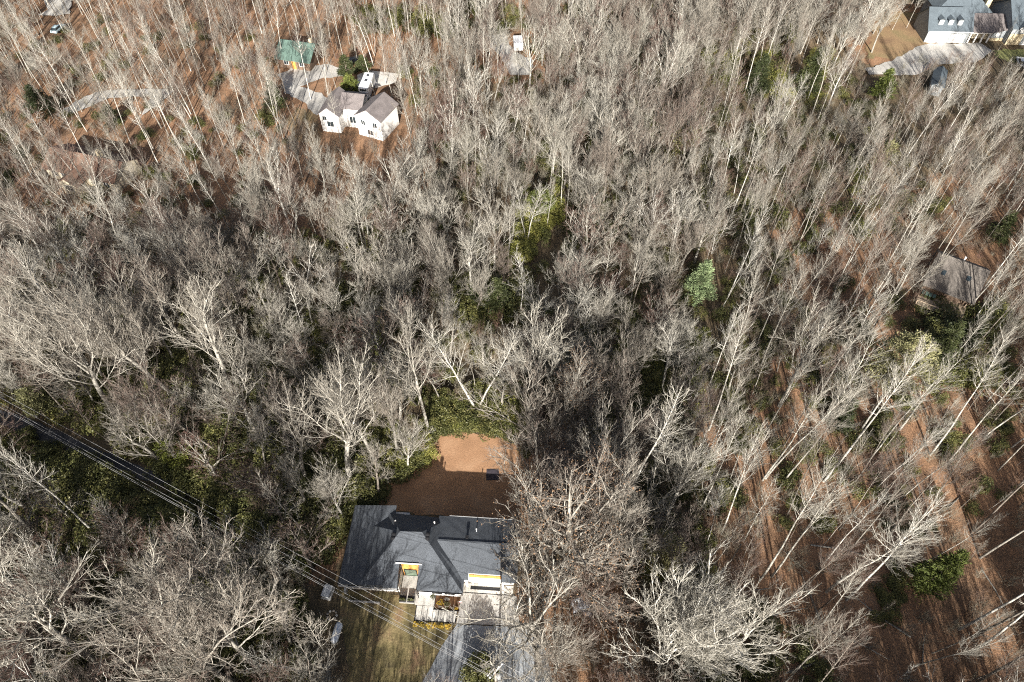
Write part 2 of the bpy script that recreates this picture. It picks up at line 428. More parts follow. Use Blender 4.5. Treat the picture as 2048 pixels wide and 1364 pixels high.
sheet('woodland_path', [(1010,500),(1090,470),(1085,500),(1060,520),(1030,530)], 0.0, M['ground'], 0.4)

# ------------------------------------------------------------------ building kit
def wall_box(parent, mat, x0, y0, x1, y1, h, gable=None, name='wall'):
    """four walls; gable=('x'|'y', ridge_z) closes the gable ends"""
    mb = MB(); mb.box(x0, y0, -0.3, x1, y1, h)
    if gable:
        ax, rz = gable
        if ax == 'y':
            xm = (x0+x1)/2
            for y in (y0, y1):
                bm = mb.bm
                a = [bm.verts.new(p) for p in ((x0, y, h), (x1, y, h), (xm, y, rz))]
                s = 0.12 if y == y0 else -0.12
                b = [bm.verts.new((p.co.x, p.co.y + s, p.co.z)) for p in a]
                bm.faces.new(a); bm.faces.new(b[::-1])
                for i in range(3): bm.faces.new([a[(i+1) % 3], a[i], b[i], b[(i+1) % 3]])
        else:
            ym = (y0+y1)/2
            for x in (x0, x1):
                bm = mb.bm
                a = [bm.verts.new(p) for p in ((x, y0, h), (x, y1, h), (x, ym, rz))]
                s = 0.12 if x == x0 else -0.12
                b = [bm.verts.new((p.co.x + s, p.co.y, p.co.z)) for p in a]
                bm.faces.new(a); bm.faces.new(b[::-1])
                for i in range(3): bm.faces.new([a[(i+1) % 3], a[i], b[i], b[(i+1) % 3]])
    return mb.build(name, mat, parent)

def gable_roof(parent, mat, x0, y0, x1, y1, h, rz, ax, ov=0.4, th=0.16, name='roof'):
    mb = MB()
    if ax == 'y':
        xm = (x0+x1)/2; k = (rz-h)/(xm-x0); e = h - ov*k
        mb.slab([(x0-ov, y0-ov, e+th), (xm, y0-ov, rz+th), (xm, y1+ov, rz+th), (x0-ov, y1+ov, e+th)], th)
        mb.slab([(xm, y0-ov, rz+th), (x1+ov, y0-ov, e+th), (x1+ov, y1+ov, e+th), (xm, y1+ov, rz+th)], th)
    else:
        ym = (y0+y1)/2; k = (rz-h)/(ym-y0); e = h - ov*k
        mb.slab([(x0-ov, y0-ov, e+th), (x1+ov, y0-ov, e+th), (x1+ov, ym, rz+th), (x0-ov, ym, rz+th)], th)
        mb.slab([(x0-ov, ym, rz+th), (x1+ov, ym, rz+th), (x1+ov, y1+ov, e+th), (x0-ov, y1+ov, e+th)], th)
    return mb.build(name, mat, parent)

def hip_roof(parent, mat, x0, y0, x1, y1, h, rz, rx0, rx1, ry0, ry1, ov=0.4, th=0.16):
    A, B, C, D = (x0-ov, y0-ov, h+th), (x1+ov, y0-ov, h+th), (x1+ov, y1+ov, h+th), (x0-ov, y1+ov, h+th)
    P, Q = (rx0, ry0, rz+th), (rx1, ry1, rz+th)
    mb = MB()
    if abs(rx1-rx0) >= abs(ry1-ry0):
        for f in ([A, B, Q, P], [B, C, Q], [C, D, P, Q], [D, A, P]): mb.slab(f, th)
    else:
        for f in ([A, B, P], [B, C, Q, P], [C, D, Q], [D, A, P, Q]): mb.slab(f, th)
    return mb.build('roof', mat, parent)

def window_s(parent, x, z, wd, ht, y, frame='trim_white', mull=1, face=-1, name='window'):
    """window on a wall that faces -y (face=-1)"""
    f = MB()
    t = 0.07
    y0, y1 = (y-0.07, y+0.02)
    f.box(x-wd/2-t, y0, z-t, x+wd/2+t, y1, z).box(x-wd/2-t, y0, z+ht, x+wd/2+t, y1, z+ht+t)
    f.box(x-wd/2-t, y0, z, x-wd/2, y1, z+ht).box(x+wd/2, y0, z, x+wd/2+t, y1, z+ht)
    for i in range(mull):
        xx = x - wd/2 + wd*(i+1)/(mull+1)
        f.box(xx-0.03, y0, z, xx+0.03, y1, z+ht)
    fo = f.build(name, M[frame], parent)
    MB().box(x-wd/2, y-0.03, z, x+wd/2, y-0.006, z+ht).build('pane', M['glass'], fo)
    return fo

# ------------------------------------------------------------------ the dark-roofed house
hx, hy = -22.9, 32.46
HR = math.atan2(31.37-32.46, -6.42+22.9)
house = empty('brick_house', (hx, hy, 0), HR, 'low rambling house with charcoal shingle roof and white walls below the brown back lawn', 'house')
house.name = 'house'
def hw(x, y):   # house frame to world
    c, s = math.cos(HR), math.sin(HR)
    return (hx + c*x - s*y, hy + s*x + c*y)
th = 0.18
# walls
w1 = MB(); w1.box(0.5, 0.55, -0.3, 7.8, 10.75, 2.75).box(7.95, 3.5, -0.3, 10.35, 9.6, 2.8).box(10.4, 0.45, -0.3, 16.1, 9.6, 2.8)
w1.build('wall', M['white_wall'], house)
w2 = MB(); w2.box(16.12, 2.5, -0.3, 23.0, 9.6, 3.2)
w2.build('wall', M['white_wall'], house)
# the low western wing roof
wing = MB()
wing.slab([(0, 0, 2.9+th), (6.0, 0, 3.68+th), (6.0, 11.22, 3.68+th), (0, 11.22, 2.9+th)], th)
wing.build('roof', M['roof_dark'], house)
# main hip with a notch over the entry
zr = 6.4
P, Q = (7.6, 6.4, zr), (10.5, 6.5, zr)
zs = lambda y: 3.0 + (zr-3.0)*y/6.45
mr = MB()
SW, SE, NE, NW = (2.7, -0.05, 3.3), (16.5, -0.05, 3.02), (13.6, 10.1, 3.1), (5.2, 10.1, 3.72)
nx0, nx1, ny1 = 7.85, 10.45, 2.85
# south plane in three pieces round the notch
mr.slab([SW, (nx0, -0.05, 3.18), (nx0, ny1, zs(ny1)), P], th)
mr.slab([(nx1, -0.05, 3.12), SE, Q, (nx1, ny1, zs(ny1))], th)
mr.slab([(nx0, ny1, zs(ny1)), (nx1, ny1, zs(ny1)), Q, P], th)
mr.slab([SE, (16.5, 2.0, 3.02), (13.6, 10.1, 3.1), Q], th)
mr.slab([NE, NW, P, Q], th)
mr.slab([NW, (2.7, 8.4, 3.3), SW, P], th)
mr.build('roof', M['roof_dark'], house)
# garage wing, cut back over the door
zg = 4.9
gr = MB()
zgs = lambda y: 3.0 + (zg-3.0)*(y-1.73)/(6.15-1.73)
g0, g1, gy1 = 17.0, 21.4, 2.55
gr.slab([(12.4, 1.73, 3.0), (g0, 1.73, 3.0), (g0, gy1, zgs(gy1)), (g0, 6.15, zg), (12.0, 6.15, zg)], th)
gr.slab([(g0, gy1, zgs(gy1)), (g1, gy1, zgs(gy1)), (g1, 6.15, zg), (g0, 6.15, zg)], th)
gr.slab([(g1, 1.73, 3.0), (23.5, 1.73, 3.0), (23.5, 6.15, zg), (g1, 6.15, zg), (g1, gy1, zgs(gy1))], th)
gr.slab([(12.0, 6.15, zg), (23.5, 6.15, zg), (23.5, 10.05, 3.95), (12.2, 10.05, 3.95)], th)
gr.build('roof', M['roof_dark'], house)
MB().box(12.6, 6.03, zg-0.02, 23.5, 6.27, zg+0.05).build('ridge_cap', M['roof_dark'], house)
for x in (16.12, 22.88):
    MB().slab([(x, 2.5, 3.2), (x+0.12, 2.5, 3.2), (x+0.12, 6.15, 4.75), (x, 6.15, 4.75)], .01).poly([(x+.12, 2.5, 3.2), (x+.12, 9.6, 3.2), (x+.12, 9.6, 3.9), (x+.12, 6.15, 4.75)]).build('gable', M['white_wall'], house)
# gutters and fascia
MB().box(0.0, -0.16, 2.72, 7.8, -0.03, 2.86).build('gutter', M['gutter'], house)
MB().box(10.5, -0.2, 2.86, 16.5, -0.07, 2.98).build('gutter', M['black_metal'], house)
MB().box(-0.12, 0, 2.72, -0.02, 11.2, 2.9).build('gutter', M['black_metal'], house)
MB().box(13.6, 10.1, 3.78, 23.5, 10.2, 3.93).build('gutter', M['gutter'], house)
# entry recess
MB().box(7.98, 2.95, 0.0, 10.3, 3.08, zs(ny1)-0.2).build('timber_wall', M['timber'], house, label='orange timber wall at the head of the entry recess')
dd = MB().box(8.25, 2.86, 0.0, 9.75, 2.93, 2.1).build('door', M['green_glass'], house)
MB().box(8.15, 2.84, 2.12, 9.85, 2.93, 2.2).box(8.13, 2.84, 0, 8.23, 2.93, 2.12).box(9.77, 2.84, 0, 9.87, 2.93, 2.12).build('frame', M['black_metal'], dd)
MB().box(7.35, 2.72, zs(ny1)+0.06, 10.85, 2.84, zs(ny1)+0.2).build('entry_beam', M['trim_white'], house)
for x in (7.88, 10.38):
    MB().box(x-0.04, -0.1, 0, x+0.04, 0.02, 3.0).build('post', M['black_metal'], house)
    MB().box(x-0.05, 0.0, 2.9, x+0.05, 2.8, 3.02).build('beam', M['black_metal'], house)
# garage front
MB().box(17.05, 2.36, 2.3, 21.35, 2.46, zgs(gy1)-0.22).build('timber_wall', M['timber'], house, label='orange timber band over the garage door')
gd = MB()
for k in range(4): gd.box(17.3, 2.38, 0.06+k*0.56, 21.1, 2.46, 0.59+k*0.56)
gd.build('garage_door', M['trim_white'], house)
MB().box(17.2, 1.55, 0.05, 21.2, 2.0, 0.075).build('threshold_mat', M['black_metal'], house)
for x in (16.75, 21.55): MB().box(x-0.16, 1.86, 0, x+0.16, 2.18, 2.75).build('pillar', M['trim_white'], house)
# white front wall right of the entry: windows
for x in (1.6, 3.6, 5.6): window_s(house, x, 0.8, 1.3, 1.3, 0.55, 'black_metal')
for x in (12.9, 14.6): window_s(house, x, 0.8, 1.2, 1.2, 0.45, 'black_metal')
# roof vents and pipes
for (x, y, z) in ((6.7, 5.6, 5.95), (6.75, 6.05, 6.0), (11.35, 5.7, 6.25), (11.35, 6.2, 6.35)):
    MB().lathe([(0.2, -0.3), (0.2, 0.06), (0.3, 0.07), (0.26, 0.24), (0.1, 0.3)], (x, y, z), 12).build('roof_vent', M['black_metal'], house)
for (x, y, z) in ((6.5, 8.3, 4.9), (11.8, 8.5, 4.8)):
    MB().lathe([(0.07, -0.4), (0.07, 0.35), (0.11, 0.36), (0.11, 0.45)], (x, y, z), 10).build('vent_pipe', M['trim_white'], house)
MB().lathe([(0.06, -0.4), (0.06, 0.7), (0.09, 0.71), (0.09, 0.8)], (17.6, 7.9, 4.4), 10).build('vent_pipe', M['trim_white'], house)
MB().box(16.3, 6.6, 4.6, 16.6, 6.9, 5.1).box(16.25, 6.55, 5.1, 16.65, 6.95, 5.18).build('roof_vent', M['black_metal'], house)

# paving of the entry
def hbox(name, x0, y0, x1, y1, z0, z1, mat, parent=None, kind=None):
    mb = MB().box(x0, y0, z0, x1, y1, z1)
    o = mb.build(name, mat, parent)
    if not parent: o.location = (hx, hy, 0); o.rotation_euler = (0, 0, HR)
    if kind: tag(o, kind=kind)
    return o
hbox('walkway', 7.9, -0.9, 9.97, 2.8, -0.2, 0.10, M['concrete'], kind='structure')
hbox('patio', 10.02, -1.02, 12.62, 0.44, -0.2, 0.06, M['concrete'], kind='structure')
pav = empty('paving', (hx, hy, 0), HR); tag(pav, kind='structure')
for k in range(7):
    x0 = 10.34 + k*0.755; x1 = x0 + 0.69
    top = -1.08 if k < 3 else -1.50
    p = MB().slab([(x0+0.09*0, -2.92, 0.07), (x1, -2.92, 0.07), (x1+0.04*(k == 6)*4, top, 0.07), (x0, top, 0.07)], 0.2)
    p.build('slab', M['pale_concrete'], pav)
hbox('paving_bed', 10.2, -3.05, 15.75, -1.03, -0.2, 0.02, M['black_metal'], kind='structure')
hbox('planting_bed', 12.68, -1.46, 16.0, 0.42, -0.2, 0.05, M['mulch'], kind='structure')
edge = MB().box(12.62, -1.5, -0.1, 16.05, -1.44, 0.16).box(12.62, -1.44, -0.1, 12.68, 0.4, 0.16)
eo = edge.build('bed_edging', M['black_metal']); eo.location = (hx, hy, 0); eo.rotation_euler = (0, 0, HR); tag(eo, kind='structure')
hbox('garage_apron', 16.05, 1.14, 23.0, 2.34, -0.2, 0.045, M['pale_concrete'], kind='structure')
hbox('drain_channel', 16.6, 1.03, 22.2, 1.135, -0.2, 0.03, M['black_metal'], kind='structure')
dv = [hw(16.05, 1.02), hw(23.5, 1.02), hw(24.2, -3.6), at(1086, 1254), at(914, 1247), hw(15.8, -3.0), hw(16.0, -1.4)]
sheet('driveway', None, 0.028, M['concrete'], 0.03, world=dv)
for x in (18.2, 20.4):
    pass
for i, x in enumerate((8.35, 9.45)):
    px_, py_ = hw(x, -0.42)
    t = empty('planter', (px_, py_, 0.10), HR, ['black trough planter on the left half of the entry walk end', 'black trough planter on the right half of the entry walk end'][i], 'planter', 'planters at the end of the entry walk')
    MB().box(-0.46, -0.36, 0, 0.46, 0.36, 0.5).build('trough', M['black_metal'], t)
    f = MB()
    for q in range(90):
        c = Vector((random.uniform(-.4, .4), random.uniform(-.32, -.02), 0.5 + random.uniform(0.02, .2)))
        a = Vector((random.gauss(0, 1), random.gauss(0, 1), random.gauss(0, .6))).normalized() * 0.09; b = a.orthogonal().normalized() * 0.05
        f.poly([c-a, c+b, c+a, c-b])
    f.build('foliage', M['rhodo'], t)
# low retaining kerb before the west wing
kp = hw(2.0, -1.1); kb = MB().box(-0.9, -0.1, -0.1, 3.4, 0.1, 0.22).build('garden_kerb', M['concrete'])
kb.location = (kp[0], kp[1], 0); kb.rotation_euler = (0, 0, HR); tag(kb, 'low tan kerb on the lawn before the western eaves', 'kerb')

def leaf_cloud(n, fx, size, rnd, flat=0.5):
    """n leaf quads at points given by fx()"""
    V = np.zeros((n, 4, 3))
    for i in range(n):
        c = Vector(fx())
        a = Vector((rnd.gauss(0, 1), rnd.gauss(0, 1), rnd.gauss(0, flat))).normalized()
        b = a.cross(Vector((rnd.gauss(0, .5), rnd.gauss(0, .5), 1)).normalized()).normalized()
        s = size * rnd.uniform(.6, 1.3)
        V[i] = [c - a*s, c + b*s*0.55, c + a*s, c - b*s*0.55]
    return V
def quads_mesh(name, V, mat):
    n = len(V)
    return mesh_np(name, V.reshape(-1, 3), [np.arange(n*4).reshape(n, 4)], [mat])
def shrub(loc, rad, h, mat, label, cat='shrub', group=None, n=260, size=0.09, name='shrub', seed=0):
    rnd = random.Random(seed*7+3)
    t = empty(name, loc, rnd.uniform(0, 6), label, cat, group)
    def fx():
        th_, ph = rnd.uniform(0, 6.283), math.acos(rnd.uniform(0, 1)); r = rnd.uniform(.55, 1.0) ** .5 * (1 + .25*math.sin(3*th_+seed))
        return (rad*r*math.sin(ph)*math.cos(th_), rad*r*math.sin(ph)*math.sin(th_), h*r*math.cos(ph)*.9 + .05)
    o = bpy.data.objects.new('foliage', quads_mesh('foliage', leaf_cloud(n, fx, size, rnd), mat)); col.objects.link(o); o.parent = t
    st = MB()
    for k in range(5):
        a = k*1.257; st.rod((0, 0, -.05), (rad*.5*math.cos(a), rad*.5*math.sin(a), h*.6), .03, 5, .01)
    st.build('stem', M['log'], t)
    return t
ordw = ['leftmost', 'second', 'third', 'fourth', 'fifth', 'rightmost']
for k in range(6):
    x, y = hw(10.5 + k*0.85, -3.55)
    shrub((x, y, 0.0), 0.36, 0.5, M['yellow_leaf'], (ordw[k] + (' ' if k in (0, 5) else ' from left ') + 'of six yellow grass mounds along the pavers'), 'shrub', 'yellow mounds along the pavers', 150, 0.08, 'yellow_shrub', k)
for k, (x, y, r, h, m, lab) in enumerate([(13.4, -0.55, .42, .5, 'yellow_leaf', 'yellow green mound at the left of the front bed'), (14.3, -.75, .42, .65, 'rhodo', 'dark green shrub in the middle of the front bed'),
                                     (12.3, 0.1, .3, .9, 'dark_green', 'dark upright shrub at the patio corner by the wall'), (15.6, -1.15, .2, .25, 'yellow_leaf', 'small pale tuft at the lower right of the front bed')]):
    q = hw(x, y); shrub((q[0], q[1], .05), r, h, M[m], lab, 'shrub', None, 140, .07, 'shrub', 20+k)
def boulder(loc, s, label, name='rock', mat='rock', cat='rock'):
    bm = bmesh.new(); bmesh.ops.create_icosphere(bm, subdivisions=2, radius=1)
    for v in bm.verts:
        n = 1 + .18*math.sin(v.co.x*4+loc[0]) + .12*math.cos(v.co.y*5+loc[1]); v.co = Vector((v.co.x*s[0]*n, v.co.y*s[1]*n, v.co.z*s[2]*n))
    me = bpy.data.meshes.new(name); bm.to_mesh(me); bm.free(); me.materials.append(M[mat])
    o = bpy.data.objects.new(name, me); o.location = loc; col.objects.link(o); return tag(o, label, cat)
q = hw(14.2, -0.02); boulder((q[0], q[1], .12), (.34, .24, .2), 'grey boulder in the front bed close to the white wall')
q = hw(15.9, -0.5)
fl = empty('garden_flag', (q[0], q[1], .05), HR, 'small red and white garden flag at the right end of the front bed', 'flag')
MB().rod((0, 0, 0), (0, 0, 1.0), .02, 6).build('pole', M['black_metal'], fl)
MB().box(.02, -.015, .45, .4, .015, .72).build('cloth', M['red_paint'], fl)
MB().box(.02, -.015, .72, .4, .015, .98).build('cloth', M['trim_white'], fl)

# dark mat on the back lawn
q = at(985, 950)
t = MB().slab([(-.95, -.9, .07), (.95, -.85, .06), (.98, .88, .08), (-.92, .9, .06)], .05).build('ground_mat', M['blue_mat'])
t.location = (q[0], q[1], .02); tag(t, 'dark blue square mat lying on the shaded brown back lawn', 'mat')

# propane tank
q0, q1 = at(679, 1247, 0.9), at(667, 1284, .9)
ang = math.atan2(q1[1]-q0[1], q1[0]-q0[0])
tk = empty('propane_tank', ((q0[0]+q1[0])/2, (q0[1]+q1[1])/2, 0), ang - math.pi/2, 'white horizontal propane tank standing on the left edge of the front lawn', 'gas tank')
L = 1.35; r = .5
prof = [(0.05, -L), (r*.55, -L+.08), (r*.85, -L+.22), (r, -L+.45), (r, L-.45), (r*.85, L-.22), (r*.55, L-.08), (0.05, L)]
MB().lathe(prof, (0, 0, .85), 18, 'y').build('tank_body', M['white_metal'], tk, smooth=True)
MB().lathe([(.2, -.02), (.2, .2), (.14, .28)], (0, 0, 1.33), 12).build('dome_cover', M['white_metal'], tk)
for y in (-.75, .75):
    MB().box(-.35, y-.06, 0, .35, y+.06, .48).build('saddle', M['concrete'], tk)
# generator box
q = at(655, 1184, .5)
gb = empty('generator', (q[0], q[1], 0), HR-.15, 'pale grey boxy generator beside the south west corner of the dark roofed house', 'generator')
MB().box(-.5, -.75, 0.1, .5, .75, .95).build('housing', M['galv'], gb, bevel=.03)
MB().box(-.54, -.79, .95, .54, .79, 1.02).build('lid', M['galv'], gb)
MB().box(-.65, -.9, -.05, .65, .9, .1).build('pad', M['concrete'], gb)
q = at(693, 1184)
MBp = MB().box(-.14, -.3, -.05, .14, .3, 1.1).build('meter_post', M['galv']); MBp.location = (q[0], q[1], 0); tag(MBp, 'narrow pale grey post box under the western eaves', 'utility box')
q = at(664, 1231)
sp = empty('stone_ring', (q[0], q[1], 0), 0, 'small ring of pale stones on the leaves left of the propane tank', 'fire pit')
for k in range(9):
    a = k*.698; st = MB().lathe([(.1, -.05), (.17, .06), (.12, .17), (.03, .2)], (.62*math.cos(a), .62*math.sin(a), 0), 7).build('stone', M['rock'] if k % 3 else M['pale_concrete'], sp)

# silvery tarp over a low pile, right of the driveway
q = at(1163, 1219)
tp = empty('tarp_pile', (q[0], q[1], 0), .12, 'crumpled silvery white tarp draped over a low pile right of the driveway', 'tarp')
def tarp_z(x, y): return .75 + .12*math.sin(x*3.1+y) + .09*math.sin(y*4.3-x*2) - .14*max(0, abs(x+.18)-.0)*(abs(x+.18) < .22) - .06*abs(x)
bm = bmesh.new(); n = 26; gr_ = {}
for j in range(n+1):
    for i in range(n+1):
        x = -1.2 + 2.4*i/n; y = -1.45 + 2.9*j/n
        if x < 0.05 and y < -.55: continue
        if x >= 0.05 and y < -1.0 - (x-.05)*.28 - .18: continue
        z = tarp_z(x, y); ed = max(abs(x)-1.05, abs(y)-1.3, 0)
        gr_[(i, j)] = bm.verts.new((x + .05*math.sin(y*5), y + .22*x*.3, z - ed*2.6))
for j in range(n):
    for i in range(n):
        ks = [(i, j), (i+1, j), (i+1, j+1), (i, j+1)]
        if all(k in gr_ for k in ks): bm.faces.new([gr_[k] for k in ks])
me = bpy.data.meshes.new('tarp'); bm.to_mesh(me); bm.free(); me.materials.append(M['tarp'])
o = bpy.data.objects.new('tarp', me); col.objects.link(o); o.parent = tp
sol = o.modifiers.new('s', 'SOLIDIFY'); sol.thickness = .02
for k in range(7):
    MB().rod((-1.0 + .3*k, -.9 + .05*(k % 3), .25), (-1.0 + .3*k, 1.1, .25), .16, 7).build('log', M['log'], tp)
for k in range(5):
    MB().rod((-.85 + .33*k, -.7 + .04*(k % 3), .5), (-.85 + .33*k, 1.0, .5), .15, 7).build('log', M['log'], tp)

# utility pole and wires
pt = at(990, 1340, 11.5)
pole = empty('utility_pole', (pt[0], pt[1], 0), 0, 'wooden utility pole with double crossarm and grey transformer beside the dark bush', 'utility pole')
MB().rod((0, 0, -.5), (0, 0, 12.1), .16, 10, .11).build('post', M['pole_wood'], pole)
pa, pb = at(975, 1352, 11.5), at(1001, 1323, 11.5)
ax = Vector((pb[0]-pa[0], pb[1]-pa[1], 0)); al = ax.length; ax.normalize(); pr = Vector((-ax.y, ax.x, 0))
for s in (-.17, .17):
    c = pr*s
    m_ = MB(); hl = al/2
    P8 = []
    for e in (-hl, hl):
        for k in (-.055, .055):
            for z in (11.44, 11.56): P8.append(c + ax*e + pr*k + Vector((0, 0, z)))
    vs = [m_.bm.verts.new(p) for p in P8]
    for f in ((0, 1, 3, 2), (4, 6, 7, 5), (0, 4, 5, 1), (2, 3, 7, 6), (0, 2, 6, 4), (1, 5, 7, 3)): m_.bm.faces.new([vs[i] for i in f])
    arm = m_.build('crossarm', M['arm_wood'], pole)
    for e in (-hl+.08, .25, hl-.08):
        p = c + ax*e
        MB().lathe([(.03, 11.56), (.07, 11.62), (.04, 11.66), (.08, 11.7), (.03, 11.78)], (p.x, p.y, 0), 8).build('insulator', M['trim_white'], arm)
cpos = ax*(-.05) - pr*.55
can = MB().lathe([(.24, 9.9), (.27, 9.95), (.27, 10.8), (.22, 10.88), (.08, 10.92)], (cpos.x, cpos.y, 0), 14).build('transformer', M['galv'], pole)
MB().rod((cpos.x, cpos.y, 10.9), (cpos.x+.02, cpos.y, 11.2), .05, 8, .03).build('bushing', M['rock'], can)
for s in (1, -1):
    a = ax*s*.75; MB().rod((a.x, a.y, 11.4), (0, 0, 10.7), .03, 6).build('brace', M['galv'], pole)
pl = at(-75, 757, 11.5)
lp = empty('utility_pole', (pl[0], pl[1], 0), 0, 'wooden utility pole beside the shaded lane at the left edge', 'utility pole')
MB().rod((0, 0, -.5), (0, 0, 12.1), .16, 10, .11).build('post', M['pole_wood'], lp)
MB().rod((-ax*1.15 + Vector((0, 0, 11.5)))[:], (ax*1.15 + Vector((0, 0, 11.5)))[:], .07, 6).build('crossarm', M['arm_wood'], lp)
pR = at(1190, 1400, 11.0)
rp = empty('utility_pole', (pR[0]+14, pR[1]-9, 0), 0, 'wooden utility pole below the right of the driveway', 'utility pole')
MB().rod((0, 0, -.5), (0, 0, 12.1), .16, 10, .11).build('post', M['pole_wood'], rp)
MB().rod((-ax*1.15 + Vector((0, 0, 11.5)))[:], (ax*1.15 + Vector((0, 0, 11.5)))[:], .07, 6).build('crossarm', M['arm_wood'], rp)
def wire(A, B, sag, label, r=.02):
    A, B = Vector(A), Vector(B); n = 22; mb = MB()
    pts = [A.lerp(B, i/n) - Vector((0, 0, sag*4*(i/n)*(1-i/n))) for i in range(n+1)]
    rings = []
    for p in pts:
        d = (B-A).normalized(); a = d.orthogonal().normalized(); b = d.cross(a)
        rings.append([mb.bm.verts.new(p + (a*math.cos(t)+b*math.sin(t))*r) for t in (0, 2.094, 4.189)])
    for X, Y_ in zip(rings, rings[1:]):
        for i in range(3): mb.bm.faces.new([X[i], X[(i+1) % 3], Y_[(i+1) % 3], Y_[i]])
    o = mb.build('power_line', M['wire']); tag(o, label, 'power line', 'power lines over the lawn and lane'); return o
pc, lc, rc = Vector((pt[0], pt[1], 0)), Vector((pl[0], pl[1], 0)), Vector((rp.location.x, rp.location.y, 0))
for e, z, nm in ((al/2-.08, 11.78, 'uppermost thin pale wire running left from the pole towards the lane'), (.25, 11.78, 'second thin pale wire from top between the pole and the lane'),
                 (-al/2+.08, 11.78, 'third thin pale wire from top between the pole and the lane'), (0.0, 9.6, 'lower thin pale wire between the pole and the lane'), (-.15, 8.6, 'lowest thin pale wire between the pole and the lane')):
    wire(pc+ax*e+Vector((0, 0, z)), lc+ax*e*1.0+Vector((0, 0, z-.2)), .9, nm)
for e, z, nm in ((al/2-.08, 11.78, 'upper thin pale wire running from the pole to the lower right'), (.25, 11.78, 'middle thin pale wire running from the pole to the lower right'), (-al/2+.08, 11.78, 'lower thin pale wire running from the pole to the lower right')):
    wire(pc+ax*e+Vector((0, 0, z)), rc+ax*e+Vector((0, 0, z-.2)), .4, nm)

# ------------------------------------------------------------------ far houses
wh = empty('house', (-37.2, 136.2, 0), R(-10), 'tall white walled house with grey brown gable roofs in the woods, drive behind', 'house')
wall_box(wh, M['white_wall'], -6.0, 0, -1.6, 8, 4.6, ('y', 6.3))
gable_roof(wh, M['roof_mauve'], -6.0, 0, -1.6, 8, 4.6, 6.3, 'y')
wall_box(wh, M['white_wall'], -1.55, 2.6, 2.6, 8, 4.9, None)
gable_roof(wh, M['roof_mauve'], -1.9, 2.6, 2.9, 9, 4.9, 6.6, 'x', .3)
rwg = empty('wing', (2.6, 0.2, 0), R(-14)); rwg.parent = wh
wall_box(rwg, M['white_wall'], 0, 0, 6.2, 7.2, 5.2, ('y', 7.1))
gable_roof(rwg, M['roof_mauve'], 0, 0, 6.2, 7.2, 5.2, 7.1, 'y')
window_s(wh, -3.8, 1.5, 1.5, 1.3, 0, 'trim_white', 1); window_s(wh, -4.9, 3.0, .9, 1.0, 0); window_s(wh, .6, 1.2, 1.3, 1.6, 2.6)
window_s(rwg, 1.6, 3.0, 1.0, 1.2, 0); window_s(rwg, 4.6, 3.0, 1.0, 1.2, 0); window_s(rwg, 3.1, .8, 1.3, 1.2, 0)

gh = empty('house', (-54.6, 163.5, 0), R(-14), 'small house with faded green metal roof among bare trees at the drive end', 'house')
wall_box(gh, M['brown_wall'], -4.3, 0, 4.3, 8.2, 2.7, ('x', 5.0)); gable_roof(gh, M['roof_green'], -4.3, 0, 4.3, 8.2, 2.7, 5.0, 'x', .6)
window_s(gh, -2, 1, 1.2, 1.2, 0); window_s(gh, 2.2, 1, 1.2, 1.2, 0)
MB().box(-.5, -.06, 0, .5, -.01, 2.1).build('door', M['timber'], gh)
MB().box(2.6, 5, 3.4, 3.3, 5.7, 5.6).build('chimney', M['stone_tan'], gh)

lh = empty('house', (-98.5, 120.6, 0), R(-17), 'long low house with rusty brown roof and cream walls behind trees at upper left', 'house')
wall_box(lh, M['cream_wall'], 0, 0, 17, 8, 2.8, ('x', 4.8)); gable_roof(lh, M['roof_rust'], 0, 0, 17, 8, 2.8, 4.8, 'x', .5)
wall_box(lh, M['cream_wall'], 6.2, -3.2, 10.6, -.02, 2.7, ('y', 4.0)); gable_roof(lh, M['roof_rust'], 6.2, -3.2, 10.6, 1.5, 2.7, 4.0, 'y', .4)
for x in (2, 4.4, 12.4, 14.8): window_s(lh, x, 1, 1.2, 1.2, 0)
window_s(lh, 8.4, .9, 1.6, 1.3, -3.2); MB().box(11, 4.3, 4, 11.8, 5.1, 6).build('chimney', M['stone_tan'], lh)

bh = empty('house', (81.0, 89.3, 0), R(-33), 'brown shingled house with a tan deck in the woods at right', 'house')
mb = MB(); mb.box(-3.9, -5.2, -.3, 3.9, 2.6, 3.0)
bm = mb.bm
for x, s in ((-3.9, .12), (3.9, -.12)):
    a = [bm.verts.new(p) for p in ((x, -5.2, 3.0), (x, 2.6, 3.0), (x, 2.6, 4.2), (x, 0, 5.75))]; b = [bm.verts.new((x+s, p.co.y, p.co.z)) for p in a]
    bm.faces.new(a); bm.faces.new(b[::-1])
    for i in range(4): bm.faces.new([a[(i+1) % 4], a[i], b[i], b[(i+1) % 4]])
mb.build('wall', M['brown_wall'], bh)
MB().slab([(-4.4, -5.9, 2.7), (4.4, -5.9, 2.7), (4.4, 0, 6.0), (-4.4, 0, 6.0)], .16).slab([(-4.4, 0, 6.0), (4.4, 0, 6.0), (4.4, 3.0, 4.1), (-4.4, 3.0, 4.1)], .16).build('roof', M['roof_brown'], bh)
for (x, y) in ((-2.2, -2.9), (1.8, -2.4)):
    z = 6.0 + 3.3/5.9*y; MB().slab([(x-.35, y-.4, z-.13), (x+.35, y-.4, z-.13), (x+.35, y+.4, z+.3), (x-.35, y+.4, z+.3)], .2).build('skylight', M['glass'], bh)
MB().lathe([(.12, 4.9), (.12, 5.9), (.2, 5.92), (.2, 6.05)], (0, 1.2, 0), 10).build('vent_pipe', M['trim_white'], bh)
dk = MB()
for k in range(14): dk.box(-4.2 + k*.56, -9.4, .95, -3.68 + k*.56, -5.3, 1.05)
dk.build('deck', M['deck'], bh)
